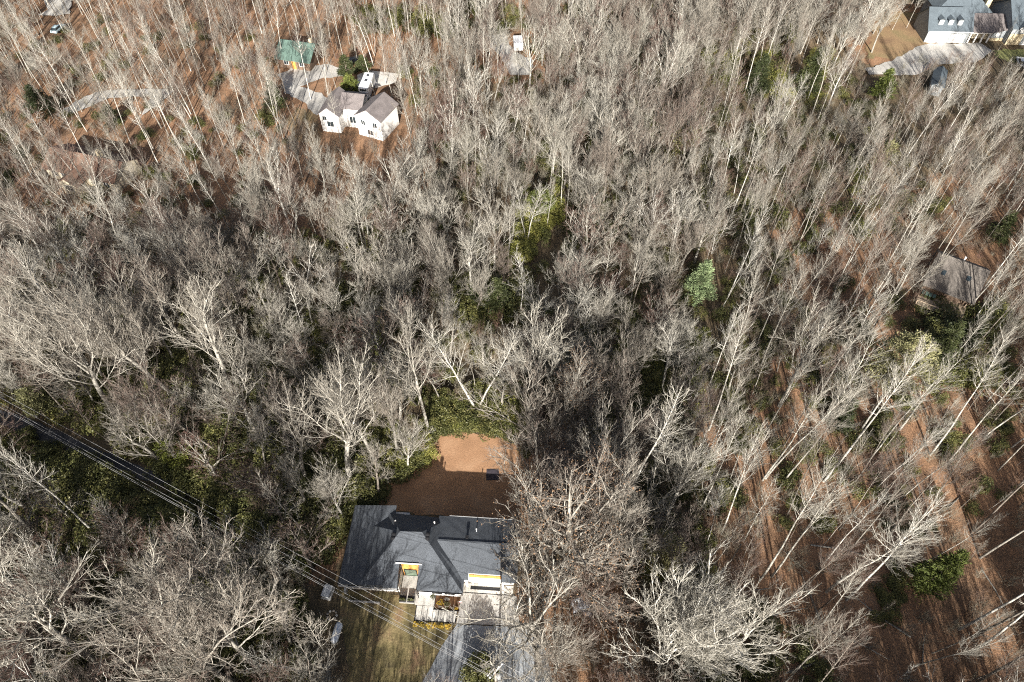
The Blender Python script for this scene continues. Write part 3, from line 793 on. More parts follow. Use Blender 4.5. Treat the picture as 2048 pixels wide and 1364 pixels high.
for (x, y) in ((-4.1, -9.3), (-.4, -9.3), (3.4, -9.3), (-4.1, -5.5), (3.4, -5.5)): MB().box(x-.07, y-.07, -.2, x+.07, y+.07, 1.95).build('post', M['deck'], bh)
MB().box(-4.2, -9.36, 1.85, 3.5, -9.26, 1.95).box(3.36, -9.3, 1.85, 3.46, -5.4, 1.95).build('railing', M['deck'], bh)
dx, dy = math.cos(R(-33)), math.sin(R(-33))
for k in range(4):
    lx, ly = -3.7 + .62*k, -6.6
    c_ = empty('deck_box', (81.0 + dx*lx - dy*ly, 89.3 + dy*lx + dx*ly, 1.05), R(-33), ['leftmost', 'second from left', 'third from left', 'rightmost'][k] + ' of four green lidded bins on the tan deck', 'bin', 'green bins on the deck')
    MB().box(-.2, -.45, 0, .2, .45, .7).build('bin_body', M['dark_green'], c_); MB().box(-.23, -.48, .7, .23, .48, .78).build('lid', M['roof_green'], c_)

# the big grey house, upper right
big = empty('house', (108.4, 176.6, 0), R(-2.5), 'large slate grey house with three white garage doors and dormers at upper right', 'house')
wall_box(big, M['siding_grey'], 0, 0, 10.8, 8.6, 3.4, ('x', 7.2)); gable_roof(big, M['roof_grey'], 0, 0, 10.8, 8.6, 3.4, 7.2, 'x', .4)
for k in range(3):
    x0 = .7 + k*2.75
    g = MB()
    for q in range(4): g.box(x0, -.1, .06+q*.62, x0+2.2, -.02, .64+q*.62)
    g.build('garage_door', M['trim_white'], big)
MB().box(9.1, -.08, 0, 10.0, -.02, 2.3).build('door', M['trim_white'], big)
MB().box(0, -.56, 3.06, 11.2, -.42, 3.24).build('gutter', M['trim_white'], big)
for k in range(3):
    x0 = 2.1 + k*2.4
    dm = empty('dormer', (x0, 0, 0)); dm.parent = big
    MB().box(0, .95, 3.9, 1.25, 3.6, 5.6).build('wall', M['siding_grey'], dm)
    MB().box(.12, .87, 4.15, 1.13, .93, 5.35).build('window', M['trim_white'], dm)
    MB().slab([(-.2, .7, 5.6), (.62, .7, 6.15), (.62, 3.9, 6.15), (-.2, 3.9, 5.6)], .1).slab([(.62, .7, 6.15), (1.45, .7, 5.6), (1.45, 3.9, 5.6), (.62, 3.9, 6.15)], .1).build('roof', M['roof_grey'], dm)
wall_box(big, M['siding_grey'], 4.5, 8.7, 18.5, 17, 4.0); hip_roof(big, M['roof_grey'], 4.5, 8.7, 18.5, 17, 4.0, 8.0, 9.5, 13.5, 12.8, 12.8)
wall_box(big, M['cream_wall'], 11.3, 2.6, 20.8, 8.5, 3.0)
MB().slab([(10.9, .1, 2.9), (16.6, .1, 2.9), (20.9, 1.6, 3.0), (20.9, 6.2, 5.0), (10.9, 6.2, 5.0)], .16).slab([(10.9, 6.2, 5.0), (20.9, 6.2, 5.0), (20.9, 9, 3.4), (10.9, 9, 3.4)], .16).build('roof', M['roof_mauve'], big)
for x in (11.4, 13.0, 14.7, 16.3): MB().box(x-.16, .3, 0, x+.16, .62, 2.72).build('column', M['trim_white'], big)
MB().box(11, .22, 2.55, 16.5, .36, 2.72).build('beam', M['trim_white'], big)
wall_box(big, M['siding_grey'], 17.2, 1.8, 20.8, 2.55, 2.85)
ov_ = MB(); ov_.lathe([(.55, -.04), (.55, .04)], (0, 0, 0), 16, 'y'); oo = ov_.build('oval_window', M['trim_white'], big); oo.location = (19.1, 1.76, 1.6)
MB().box(17.2, 1.6, 0, 20.8, 1.76, .7).build('stone_base', M['stone_tan'], big)
MB().box(16.9, 9.8, 3, 18.1, 11, 8.6).box(16.8, 9.7, 8.6, 18.2, 11.1, 8.8).build('chimney', M['stone_tan'], big)
MB().box(9.6, 15.6, 3, 10.8, 16.8, 9.4).build('chimney', M['stone_tan'], big)
wall_box(big, M['siding_grey'], 20.9, -.2, 36, 13, 4.6, ('x', 8.6)); gable_roof(big, M['roof_grey'], 20.9, -.2, 36, 13, 4.6, 8.6, 'x', .5)
MB().box(20.86, -.32, 0, 24.4, -.22, 2.9).build('stone_base', M['stone_tan'], big)
MB().box(25.2, -.34, 0, 28.4, -.24, 2.5).build('garage_door', M['trim_white'], big)
for k in range(4): MB().box(25.5 + k*.72, -.38, 1.7, 25.95 + k*.72, -.35, 2.1).build('pane', M['glass'], big)
MB().box(23.0, -.3, 3.3, 25.2, -.22, 4.5).build('window', M['trim_white'], big)
fg = MB(); fg.slab([(22.0, -1.0, 4.6), (24.1, -1.0, 6.3), (24.1, 3, 6.3), (22.0, 3, 4.6)], .18).slab([(24.1, -1.0, 6.3), (26.2, -1.0, 4.6), (26.2, 3, 4.6), (24.1, 3, 6.3)], .18)
fg.build('gable_roof', M['roof_grey'], big)
MB().slab([(21.95, -1.12, 4.62), (24.1, -1.12, 6.38), (26.25, -1.12, 4.62), (26.0, -1.12, 4.4), (24.1, -1.12, 5.95), (22.2, -1.12, 4.4)], .02).build('bargeboard', M['trim_white'], big)
# small grey-roofed outbuilding with a pale end wall
sh = empty('shed', (101.9, 152.2, 0), R(-26), 'small outbuilding with long narrow grey roof below the large grey house', 'shed')
wall_box(sh, M['siding_grey'], -1.3, 0, 1.3, 8, 2.2, ('y', 3.0)); gable_roof(sh, M['roof_grey'], -1.3, 0, 1.3, 8, 2.2, 3.0, 'y', .3)
MB().box(-.6, -.09, .5, .6, -.02, 1.9).build('door', M['trim_white'], sh)

# ------------------------------------------------------------------ vehicles
def car(name, loc, rz, paint, label, L=4.5, W=1.8):
    t = empty(name, loc, rz, label, 'car')
    mb = MB(); hl, hw_ = L/2, W/2
    prof = [(-hl, .35), (-hl, .78), (-hl+.5, .92), (hl-1.3, .95), (hl-.1, .72), (hl, .4)]
    a = [mb.bm.verts.new((x, -hw_, z)) for x, z in prof]; b = [mb.bm.verts.new((x, hw_, z)) for x, z in prof]
    mb.bm.faces.new(a); mb.bm.faces.new(b[::-1])
    for i in range(len(a)):
        j = (i+1) % len(a); mb.bm.faces.new([a[j], a[i], b[i], b[j]])
    mb.build('body', M[paint], t, bevel=.05)
    cb = MB(); base = [(-hl+.3, -hw_+.08), (hl-1.4, -hw_+.08), (hl-1.4, hw_-.08), (-hl+.3, hw_-.08)]; top = [(-hl+.8, -hw_+.25), (hl-2.2, -hw_+.25), (hl-2.2, hw_-.25), (-hl+.8, hw_-.25)]
    A = [cb.bm.verts.new((x, y, .93)) for x, y in base]; B = [cb.bm.verts.new((x, y, 1.42)) for x, y in top]
    cb.bm.faces.new(A[::-1]); cb.bm.faces.new(B)
    for i in range(4): cb.bm.faces.new([A[i], A[(i+1) % 4], B[(i+1) % 4], B[i]])
    cb.build('window_band', M['glass'], t)
    MB().box(-hl+.82, -hw_+.27, 1.41, hl-2.22, hw_-.27, 1.47).build('roof_panel', M[paint], t)
    for x in (-hl+.85, hl-.9):
        for y in (-hw_+.02, hw_-.02):
            MB().lathe([(.32, -.1), (.32, .1)], (x, y, .32), 14, 'y').build('wheel', M['tyre'], t)
    for y in (-.6, .6): MB().box(hl-.06, y-.2, .55, hl+.02, y+.2, .68).build('headlight', M['trim_white'], t)
    return t
q = at(706, 126); car('parked_car', (q[0], q[1], .03), R(60), 'car_dark', 'dark car parked between evergreens behind the white house')
q = at(118, 60); car('parked_car', (q[0], q[1], -.1), R(80), 'car_blue', 'pale blue car among the bare trees near the upper left corner')
q = at(2040, 128); car('parked_car', (q[0], q[1], .03), R(75), 'car_white', 'white car at the right edge below the large grey house')
q = at(733, 192)
rv = empty('motorhome', (q[0], q[1], .03), R(-96), 'white motorhome parked on the bright drive behind the white house', 'motorhome')
MB().box(-5.2, -1.2, .55, 1.2, 1.2, 3.1).build('coach_body', M['car_white'], rv, bevel=.08)
cbx = MB(); a = [(1.2, .5), (1.2, 2.2), (1.9, 2.0), (2.4, 1.25), (3.1, 1.15), (3.2, .5)]
A = [cbx.bm.verts.new((x, -1.0, z)) for x, z in a]; B = [cbx.bm.verts.new((x, 1.0, z)) for x, z in a]
cbx.bm.faces.new(A); cbx.bm.faces.new(B[::-1])
for i in range(6): cbx.bm.faces.new([A[(i+1) % 6], A[i], B[i], B[(i+1) % 6]])
cbx.build('cab', M['car_white'], rv)
MB().slab([(1.85, -.9, 2.08), (2.45, -.9, 1.3), (2.45, .9, 1.3), (1.85, .9, 2.08)], .03).build('windscreen', M['glass'], rv)
MB().box(.3, -1.1, 2.2, 1.7, 1.1, 3.0).build('overcab_bunk', M['car_white'], rv, bevel=.06)
MB().box(1.71, -.8, 2.35, 1.74, .8, 2.8).build('bunk_window', M['glass'], rv)
for x in (-3.8, -1.6): MB().box(x-.3, -.3, 3.1, x+.3, .3, 3.28).build('roof_vent', M['car_dark'], rv)
MB().box(-4.4, 1.19, 1.6, -1, 1.22, 2.4).build('window', M['glass'], rv); MB().box(-4.4, -1.22, 1.6, -1, -1.19, 2.4).build('window', M['glass'], rv)
for x in (-3.6, 2.3):
    for y in (-1.0, 1.0): MB().lathe([(.4, -.13), (.4, .13)], (x, y, .4), 14, 'y').build('wheel', M['tyre'], rv)
q = at(1036, 98)
tr = empty('box_trailer', (q[0], q[1], .03), R(4), 'bright white box trailer beside the gravel turnaround in the far woods', 'trailer')
MB().box(-1.2, -2.0, .6, 1.2, 2.0, 2.6).build('trailer_body', M['car_white'], tr, bevel=.05)
MB().rod((0, -2, .55), (0, -3.1, .5), .06, 6).build('drawbar', M['black_metal'], tr)
for x in (-1.15, 1.15): MB().rod((x-.1, 0, .35), (x+.1, 0, .35), .35, 12).build('wheel', M['tyre'], tr)
MB().box(-1.0, -2.03, .75, 1.0, -2.0, 2.45).build('door', M['trim_white'], tr)

#TREES#
# ------------------------------------------------------------------ bare trees: a few kinds grown once, then copied
def grow(starts, dirs, lens, r0, nseg, up, wob, r1f=0.35):
    """N branches -> points (N, nseg+1, 3), radii (N, nseg+1)"""
    N = len(starts)
    pts = np.zeros((N, nseg+1, 3)); pts[:, 0] = starts
    d = dirs / np.linalg.norm(dirs, axis=1, keepdims=True)
    upv = np.array([0, 0, 1.0])
    for k in range(nseg):
        d = d + up/nseg*upv + rng.normal(0, wob, (N, 3))
        d /= np.linalg.norm(d, axis=1, keepdims=True)
        pts[:, k+1] = pts[:, k] + d * (lens/nseg)[:, None]
    rad = r0[:, None] * (1 - (1-r1f)*np.linspace(0, 1, nseg+1)[None, :])
    return pts, rad

def tubes(pts, rad, sides, tip=False):
    N, K, _ = pts.shape
    ax = pts[:, -1] - pts[:, 0]; ax /= np.linalg.norm(ax, axis=1, keepdims=True) + 1e-9
    ref = np.where(np.abs(ax[:, 2:3]) > 0.9, np.array([[1.0, 0, 0]]), np.array([[0, 0, 1.0]]))
    u = np.cross(ax, ref); u /= np.linalg.norm(u, axis=1, keepdims=True) + 1e-9
    v = np.cross(ax, u)
    a = np.arange(sides) * 2*np.pi/sides
    off = u[:, None, :]*np.cos(a)[None, :, None] + v[:, None, :]*np.sin(a)[None, :, None]
    if tip:                                     # last ring is one point
        body = pts[:, :-1, None, :] + off[:, None]*rad[:, :-1, None, None]
        per = (K-1)*sides + 1
        V = np.concatenate([body.reshape(N, -1, 3), pts[:, -1:, :]], 1).reshape(-1, 3)
    else:
        per = K*sides
        V = (pts[:, :, None, :] + off[:, None]*rad[:, :, None, None]).reshape(-1, 3)
    base = np.arange(N)[:, None] * per
    rings = K-1 if tip else K
    Q = []
    i = np.arange(sides); j = (i+1) % sides
    for k in range(rings-1):
        q = np.stack([k*sides+i, k*sides+j, (k+1)*sides+j, (k+1)*sides+i], 1)
        Q.append((base[:, :, None] + q[None]).reshape(-1, 4))
    T = None
    if tip:
        t = np.stack([(rings-1)*sides+i, (rings-1)*sides+j, np.full(sides, per-1)], 1)
        T = (base[:, :, None] + t[None]).reshape(-1, 3)
    return V, (np.concatenate(Q) if Q else np.zeros((0, 4), int)), (T if T is not None else np.zeros((0, 3), int))

def children(pts, rad, lens, per_len, t0, ang, angj, lf, taper, rf, tmax=1.0, nmin=2, plen_pow=1.0):
    """side branches along every parent"""
    N, K, _ = pts.shape
    S, D, L, Rr = [], [], [], []
    n = np.maximum(nmin, (lens*per_len).astype(int))
    pi = np.repeat(np.arange(N), n)
    M_ = len(pi)
    seq = np.concatenate([np.arange(k) for k in n])
    t = t0 + (tmax-t0)*((seq + rng.uniform(.1, .9, M_)) / n[pi])
    f = t*(K-1); k = np.minimum(f.astype(int), K-2); fr = (f-k)[:, None]
    P = pts[pi, k]*(1-fr) + pts[pi, k+1]*fr
    d = pts[pi, k+1] - pts[pi, k]; d /= np.linalg.norm(d, axis=1, keepdims=True) + 1e-9
    rr = rad[pi, k]*(1-fr[:, 0]) + rad[pi, k+1]*fr[:, 0]
    az = seq*2.4 + rng.uniform(0, 6.28, N)[pi] + rng.normal(0, .5, M_)
    ref = np.where(np.abs(d[:, 2:3]) > .9, np.array([[1.0, 0, 0]]), np.array([[0, 0, 1.0]]))
    u = np.cross(d, ref); u /= np.linalg.norm(u, axis=1, keepdims=True) + 1e-9
    v = np.cross(d, u)
    a = np.radians(ang(t) + rng.normal(0, angj, M_))
    nd = d*np.cos(a)[:, None] + (u*np.cos(az)[:, None] + v*np.sin(az)[:, None])*np.sin(a)[:, None]
    ln = lens[pi]**plen_pow * lf * (1 - taper*(t-t0)/(1-t0+1e-6)) * rng.uniform(.65, 1.25, M_)
    return P, nd, ln, np.minimum(rr*rf*rng.uniform(.8, 1.1, M_), rr*.9)

def bare_tree(kind):
    A = lambda *x: np.array(x, float)
    trunk, crown = [], []
    one = np.ones
    if kind in ('poplar', 'poplar2', 'slim'):
        H, r = {'poplar': (25., .21), 'poplar2': (23., .19), 'slim': (17., .105)}[kind]
        p0, q0 = grow(A([0, 0, 0])[None] if False else np.zeros((1, 3)), A([0.02, 0.0, 1])[None] if False else np.array([[rng.normal(0, .03), rng.normal(0, .03), 1.0]]), A(H), A(r), 14, .25, .035, .1)
        t0 = {'poplar': .57, 'poplar2': .46, 'slim': .5}[kind]
        s, d, l, rr = children(p0, q0, A(H), {'poplar': 1.25, 'poplar2': 1.3, 'slim': 1.3}[kind], t0, lambda t: 58-30*(t-t0)/(1-t0), 7, {'poplar': .175, 'poplar2': .19, 'slim': .16}[kind], .55, .5, .98)
        l1, r1 = grow(s, d, l, rr, 6, .45, .10, .25)
        trunks = [(p0, q0, 9)]
        dens = 1.0
    elif kind in ('fork',):
        H, r = 21., .18
        p0, q0 = grow(np.zeros((2, 3)) + rng.normal(0, .05, (2, 3))*[1, 1, 0], np.array([[-.22, .05, 1.], [.25, -.03, 1.]]), A(H*.9, H*.82), A(r, r*.85), 12, .12, .04, .12)
        s, d, l, rr = children(p0, q0, A(H, H*.9), 1.2, .42, lambda t: 55-25*(t-.4)/.6, 8, .25, .5, .5, .98)
        l1, r1 = grow(s, d, l, rr, 6, .4, .13, .25)
        trunks = [(p0, q0, 9)]
    elif kind in ('oak', 'oak2', 'vase', 'vase2', 'beech', 'round'):
        cfg = {'oak': (7.0, .18, 8, (12, 42), 7.4, .32, .13), 'oak2': (8.0, .17, 7, (10, 36), 7.0, .34, .13),
               'vase': (6.5, .20, 8, (7, 28), 9.0, .30, .08), 'vase2': (8.5, .19, 6, (10, 34), 7.5, .45, .09),
               'beech': (7.0, .26, 20, (24, 68), 5.4, .35, .07), 'round': (5.5, .16, 9, (20, 52), 5.4, .4, .09)}[kind]
        th_, r, n, (a0, a1), ll, up, wob = cfg
        p0, q0 = grow(np.zeros((1, 3)), np.array([[rng.normal(0, .08), rng.normal(0, .08), 1.0]]), A(th_), A(r), 8, .1, .04, .75)
        az = np.arange(n)*2.4 + rng.uniform(0, 6)
        an = np.radians(np.linspace(a0, a1, n) + rng.normal(0, 4, n))
        tt = np.linspace(1.0, .68 if kind not in ('beech', 'round') else .45, n)
        st = np.stack([np.interp(tt*8, np.arange(9), p0[0, :, c]) for c in range(3)], 1)
        dr = np.stack([np.sin(an)*np.cos(az), np.sin(an)*np.sin(az), np.cos(an)], 1)
        lm = ll*rng.uniform(.8, 1.1, n)*np.linspace(1.05, .8, n)
        pl_, ql_ = grow(st, dr, lm, np.linspace(r*.46, r*.27, n), 9, up, wob, .14)
        if kind in ('beech',):                                          # the leader goes on
            pc_, qc_ = grow(p0[:, -1], np.array([[0, 0, 1.]]), A(8.), A(r*.7), 8, .2, .05, .12)
            trunks = [(p0, q0, 10), (pl_, ql_, 7), (pc_, qc_, 7)]
            pl_ = np.concatenate([pl_, np.repeat(pc_[:, -1:], 10, 1)*0 + np.stack([np.interp(np.linspace(0, 8, 10), np.arange(9), pc_[0, :, c]) for c in range(3)], 1)[None]]); ql_ = np.concatenate([ql_, np.interp(np.linspace(0, 8, 10), np.arange(9), qc_[0])[None]])
            lm = np.concatenate([lm, [8.]])
        else:
            trunks = [(p0, q0, 10), (pl_, ql_, 7)]
        s, d, l, rr = children(pl_, ql_, lm, 2.1 if kind == 'beech' else 1.5, .18, lambda t: 36-8*t, 8, .42, .5, .5, .98)
        l1, r1 = grow(s, d, l, rr, 6, up*1.3, wob*.85, .25)
    # limbs belong to the trunk mesh, finer branching to the crown
    TV, TQ = [], []; o_ = 0
    for p, q, sd in trunks + [(l1, r1, 5)]:
        V, Q, _ = tubes(p, np.maximum(q, .02), sd); TV.append(V); TQ.append(Q+o_); o_ += len(V)
    parents = [(l1, r1, np.linalg.norm(np.diff(l1, axis=1), axis=2).sum(1))]
    CV, CQ, CT = [], [], []; o_ = 0
    up2 = {'vase': .5, 'vase2': .5, 'poplar': .35, 'poplar2': .35}.get(kind, .3)
    s, d, l, rr = children(*parents[0], 2.3 if kind in ('poplar', 'poplar2', 'slim', 'fork') else 2.9, .12, lambda t: 34-8*t, 8, .5, .45, .62, 1.0, 3)
    l = np.clip(l, .6, 2.9)
    l2, r2 = grow(s, d, l, np.clip(rr, .014, .03), 4, up2*1.3, .075, .45)
    V, Q, _ = tubes(l2, r2, 3); CV.append(V); CQ.append(Q+o_); o_ += len(V); nq2 = len(Q)
    s, d, l, rr = children(l2, r2, l, 3.2 if kind in ('poplar', 'poplar2', 'slim', 'fork') else 4.0, .1, lambda t: 30-6*t, 8, .52, .4, .75, 1.0, 3)
    l = np.clip(l, .4, 1.4)
    l3, r3 = grow(s, d, l, np.clip(rr, .009, .014), 2, up2, .07, .6)
    V, Q, T = tubes(l3, r3, 3, True); CV.append(V); CQ.append(Q+o_); CT.append(T+o_); o_ += len(V)
    # finest spikes
    s, d, l, rr = children(l3, r3, l, 3.2, .1, lambda t: 28+0*t, 8, .6, .3, .8, 1.0, 2)
    keep = rng.uniform(0, 1, len(s)) < min(1.0, {'poplar': 4500, 'poplar2': 5000, 'slim': 3600, 'fork': 5500, 'oak': 9000, 'oak2': 8500, 'vase': 9500, 'vase2': 9000, 'beech': 17000, 'round': 9000}[kind]/len(s))
    s, d, l, rr = s[keep], d[keep], l[keep], rr[keep]
    l4, r4 = grow(s, d, np.clip(l, .25, .7), np.full(len(s), .009), 1, up2, .1)
    V, Q, T = tubes(l4, r4, 3, True); CV.append(V); CT.append(T+o_); o_ += len(V)
    tv, tq = np.concatenate(TV), np.concatenate(TQ)
    cv = np.concatenate(CV); cq = np.concatenate(CQ); ct = np.concatenate(CT)
    lv = None
    if kind in ('beech',):
        ends = l3[:, -1]; k = rng.choice(len(ends), min(len(ends), 7000), False)
        n = len(k); c = ends[k] + rng.normal(0, .12, (n, 3))
        a = rng.normal(0, 1, (n, 3)); a /= np.linalg.norm(a, axis=1, keepdims=True); b = np.cross(a, rng.normal(0, 1, (n, 3))); b /= np.linalg.norm(b, axis=1, keepdims=True)
        lv = np.stack([c-a*.045, c+b*.03, c+a*.045, c-b*.03], 1)
    top = float(max(cv[:, 2].max(), 1))
    return dict(kind=kind, top=top, rad=float(np.percentile(np.hypot(cv[:, 0], cv[:, 1]), 92)), low=float(np.percentile(cv[:, 2], 6)), tv=tv, tq=tq, cv=cv, cq=cq, ct=ct, lv=lv, nq2=nq2)

KINDS = ['poplar']*4 + ['poplar2']*3 + ['slim']*3 + ['fork']*2 + ['oak', 'oak', 'oak2', 'oak2', 'vase', 'vase', 'vase', 'vase2', 'vase2', 'vase2', 'beech', 'round', 'round', 'round']
PRO = [bare_tree(k) for k in KINDS]
BYKIND = {}
for i, p in enumerate(PRO): BYKIND.setdefault(p['kind'], []).append(i)
FAM = {'poplar': ['poplar', 'poplar2'], 'slim': ['slim'], 'fork': ['fork'], 'oak': ['oak', 'oak2'], 'vase': ['vase', 'vase2'], 'beech': ['beech'], 'round': ['round'], 'P': ['poplar'], 'oak2': ['oak2']}
for p in PRO:
    p['trunk_me'] = mesh_np('trunk', p['tv'], [p['tq']], [M['bark']], smooth=True)
    cf = [p['cq'], p['ct']]; mats = [M['bark'], M['twig']]; cv = p['cv']; mi = [0]*p['nq2'] + [1]*(len(p['cq'])-p['nq2']+len(p['ct']))
    if p['lv'] is not None:
        n = len(p['lv']); cf.insert(1, np.arange(n*4).reshape(n, 4)+len(cv)); cv = np.concatenate([cv, p['lv'].reshape(-1, 3)])
        mats.append(M['dry_leaf']); mi = [0]*p['nq2'] + [1]*(len(p['cq'])-p['nq2']) + [2]*n + [1]*len(p['ct'])
    p['crown_me'] = mesh_np('crown', cv, cf, mats, mi)

# hero trees read off the photograph: base pixel, pixel row of the crown top, family, tone (0 brown .. 1 pale), width
HERO = [
 (246,855,545,'oak',.8,1.1),(355,800,540,'vase',.75,1),(469,800,560,'oak',.9,1.15),(166,790,560,'poplar',.8,1),(133,784,560,'oak',.85,.9),(195,1069,860,'P',.95,1),
 (705,965,690,'vase',.9,1.2),(617,967,790,'vase',.75,1.2),(625,1085,930,'slim',.55,1),(400,1310,1020,'oak',.85,1.1),(520,1265,1030,'oak',.7,1),(200,1330,1090,'oak',.9,1.2),
 (72,1070,900,'oak',.85,1),(535,1364,1130,'oak',.75,1),(675,1335,1210,'slim',.6,1),(70,1195,990,'vase',.95,1.2),(470,1366,1180,'oak',.7,1),
 (311,806,560,'vase',.75,1),(446,760,600,'oak',.75,1),(384,711,480,'vase',.65,1),(358,734,560,'oak',.8,1),(478,608,420,'vase',.6,1),(504,800,640,'oak',.85,.9),(170,467,300,'P',.7,1),
 (499,404,220,'P',.85,1),(578,416,240,'poplar',.8,1),(651,404,255,'vase',.8,1),(732,513,330,'fork',.85,1),(692,445,320,'poplar',.7,1),(848,413,270,'vase',.9,1.2),(780,498,390,'slim',.6,1),
 (695,530,400,'vase',.75,1),(892,407,280,'fork',.8,1),(909,380,270,'poplar',.7,1),(935,392,250,'P',.85,1),(543,640,500,'oak',.85,1.1),(478,615,470,'oak',.7,1),(616,507,330,'slim',.5,1),
 (897,630,460,'vase',.8,1),(795,640,500,'vase',.95,1.2),(672,645,530,'vase',.75,1),
 (1052,484,345,'fork',1.0,1),(988,549,385,'oak',.75,.9),(1025,481,370,'slim',.9,1),(1008,458,340,'P',.8,1),(994,373,280,'vase',.85,.9),(937,364,215,'vase',.85,.8),(950,361,230,'slim',.8,1),
 (1099,396,270,'P',.95,1),(1121,420,250,'P',.9,1),(1132,437,270,'P',.85,1),(1180,443,310,'vase',.95,1.3),(1196,342,195,'oak',.95,1.1),(1343,511,360,'oak',.95,.9),(1381,390,270,'vase',.85,1),
 (1313,382,290,'round',.6,1.1),(1262,600,460,'oak',.75,.8),(1093,458,350,'slim',.8,1),(1140,610,470,'vase',.85,1.3),(1120,600,480,'vase',.8,1.1),(1199,605,460,'poplar',.75,1),
 (1441,305,190,'P',1.0,.9),(1564,247,130,'fork',1.0,1),(1493,393,270,'P',1.0,1),(1573,405,290,'slim',.9,1),(1540,420,250,'P',.75,1),(1518,367,250,'P',.85,1),(1379,396,280,'P',.95,1),(1347,502,390,'oak',.9,.9),
 (1661,305,190,'fork',.8,1),(1479,258,150,'slim',.8,1),(1362,223,110,'poplar',.85,1),(1593,472,320,'P',.85,1),(1661,500,320,'P',.9,1),(1675,500,300,'P',.85,1),(1646,437,320,'slim',.75,1),
 (1632,561,420,'P',.95,1),(1665,592,400,'P',.85,1.1),(1508,703,540,'P',.9,1),(1497,662,420,'P',.6,1),(1517,742,520,'P',.75,1),(1459,712,510,'P',.85,1.1),(1418,860,640,'P',.9,1),(1558,812,590,'oak2',.7,1),
 (1635,797,570,'P',.7,1.1),(1646,844,680,'fork',.9,1),(1722,860,690,'poplar',.95,1),(1799,860,690,'poplar',.8,1),(1881,741,600,'P',.85,1),(1787,601,430,'poplar',.85,1.1),(1503,794,680,'slim',.7,1),
 (1245,1016,740,'P',.95,1.2),(1330,1038,850,'vase',.9,.9),(1163,715,590,'slim',.95,1.1),(1139,882,690,'beech',.5,.9),(1082,820,610,'oak',.85,1),(1239,795,660,'vase',.55,1),(1324,777,635,'oak',.95,1),
 (1300,927,830,'slim',.7,1),(1459,965,840,'slim',.6,1),(955,822,640,'fork',1.0,1.1),(858,863,640,'oak',.85,.9),(758,941,720,'oak',.8,.9),(795,905,740,'vase',.7,.9),
 (1136,1181,900,'beech',.5,1.45),(1062,1172,1020,'vase',.75,1.1),(1088,1290,1140,'round',.7,1.1),(1145,1312,1240,'round',.45,1),(1297,1317,1130,'vase',.95,1.15),(1322,1312,1135,'vase',1.0,1.0),(1418,1366,1220,'oak2',.85,1.0),
 (1653,1184,910,'P',.95,1.1),(1693,1199,930,'P',1.0,1.1),(1517,1164,960,'P',.8,1),(1542,1155,960,'P',.85,1),(1385,1052,960,'slim',.8,1),(1525,961,740,'P',.85,1),(1531,957,720,'P',.8,1),(1647,963,690,'P',.95,1.1),
 (1732,928,720,'P',.9,1),(1860,910,680,'P',.9,1),(1893,928,700,'P',.8,1),(1947,1063,860,'P',.8,1),(1960,1116,920,'P',.75,1),(1918,1259,1060,'P',.85,1),(1943,1275,1080,'P',.8,1),(1939,1309,1120,'P',.85,1),(1955,1364,1160,'P',.8,1),
 (1567,963,760,'P',.75,1),(1418,1143,1020,'slim',.3,1),(1455,998,880,'slim',.7,1),(1465,1003,870,'slim',.75,1),(1488,1081,950,'slim',.7,1),
 (163,243,20,'P',.95,1),(99,166,10,'P',.85,1),(65,157,-10,'P',.8,1),(382,228,5,'P',1.0,1),(323,256,30,'P',.85,1),(274,203,50,'P',.8,1),(219,212,5,'P',.75,1),(407,382,230,'poplar',.8,1),(145,420,280,'P',.8,1),
 (225,420,290,'P',.75,1),(237,397,270,'P',.75,1),(293,410,270,'poplar',.75,1),(120,420,240,'P',.8,1),(49,182,50,'slim',.8,1),(453,98,-40,'P',.8,1),(391,74,-60,'P',.75,1),
 (557,263,90,'P',.95,1),(559,221,110,'slim',.9,1),(658,200,40,'P',.9,1),(750,192,30,'P',1.0,1),(677,192,90,'slim',.75,1),(805,192,70,'fork',.95,1),(772,171,40,'P',.9,1),(786,206,70,'P',.8,1),(685,300,150,'P',.85,1),
 (1035,195,85,'poplar',.95,1),(925,225,130,'P',.8,1),(889,200,60,'P',.85,1),(845,190,50,'fork',.85,1),(1120,95,-20,'P',.85,1),(1136,110,-10,'P',.85,1),(1042,97,-10,'P',.85,1),(935,130,10,'P',.85,1),(1220,85,-40,'P',.8,1),
 (1072,1335,1235,'round',.6,1.1),(1058,1268,1185,'vase',.7,1.1),(1095,1205,1090,'round',.6,1),(1110,1345,1255,'vase',.5,1.1),(1042,1215,1120,'slim',.5,1.2),(1062,905,720,'round',.5,1),(1088,955,800,'vase',.5,1),(1112,890,720,'vase',.6,.9),(1070,1010,850,'round',.4,1.1),(1180,1010,840,'oak',.6,.9),(1110,1100,930,'round',.45,1.1),(1210,1120,940,'vase',.6,1),(1190,930,790,'slim',.6,1),(1250,1180,1040,'round',.55,1),(1160,1080,880,'beech',.4,1),
 (1783,62,-20,'slim',1.0,1),(1812,58,-30,'slim',.95,1),(1822,40,-60,'P',.9,1),(1994,104,30,'slim',1.0,.8),
]
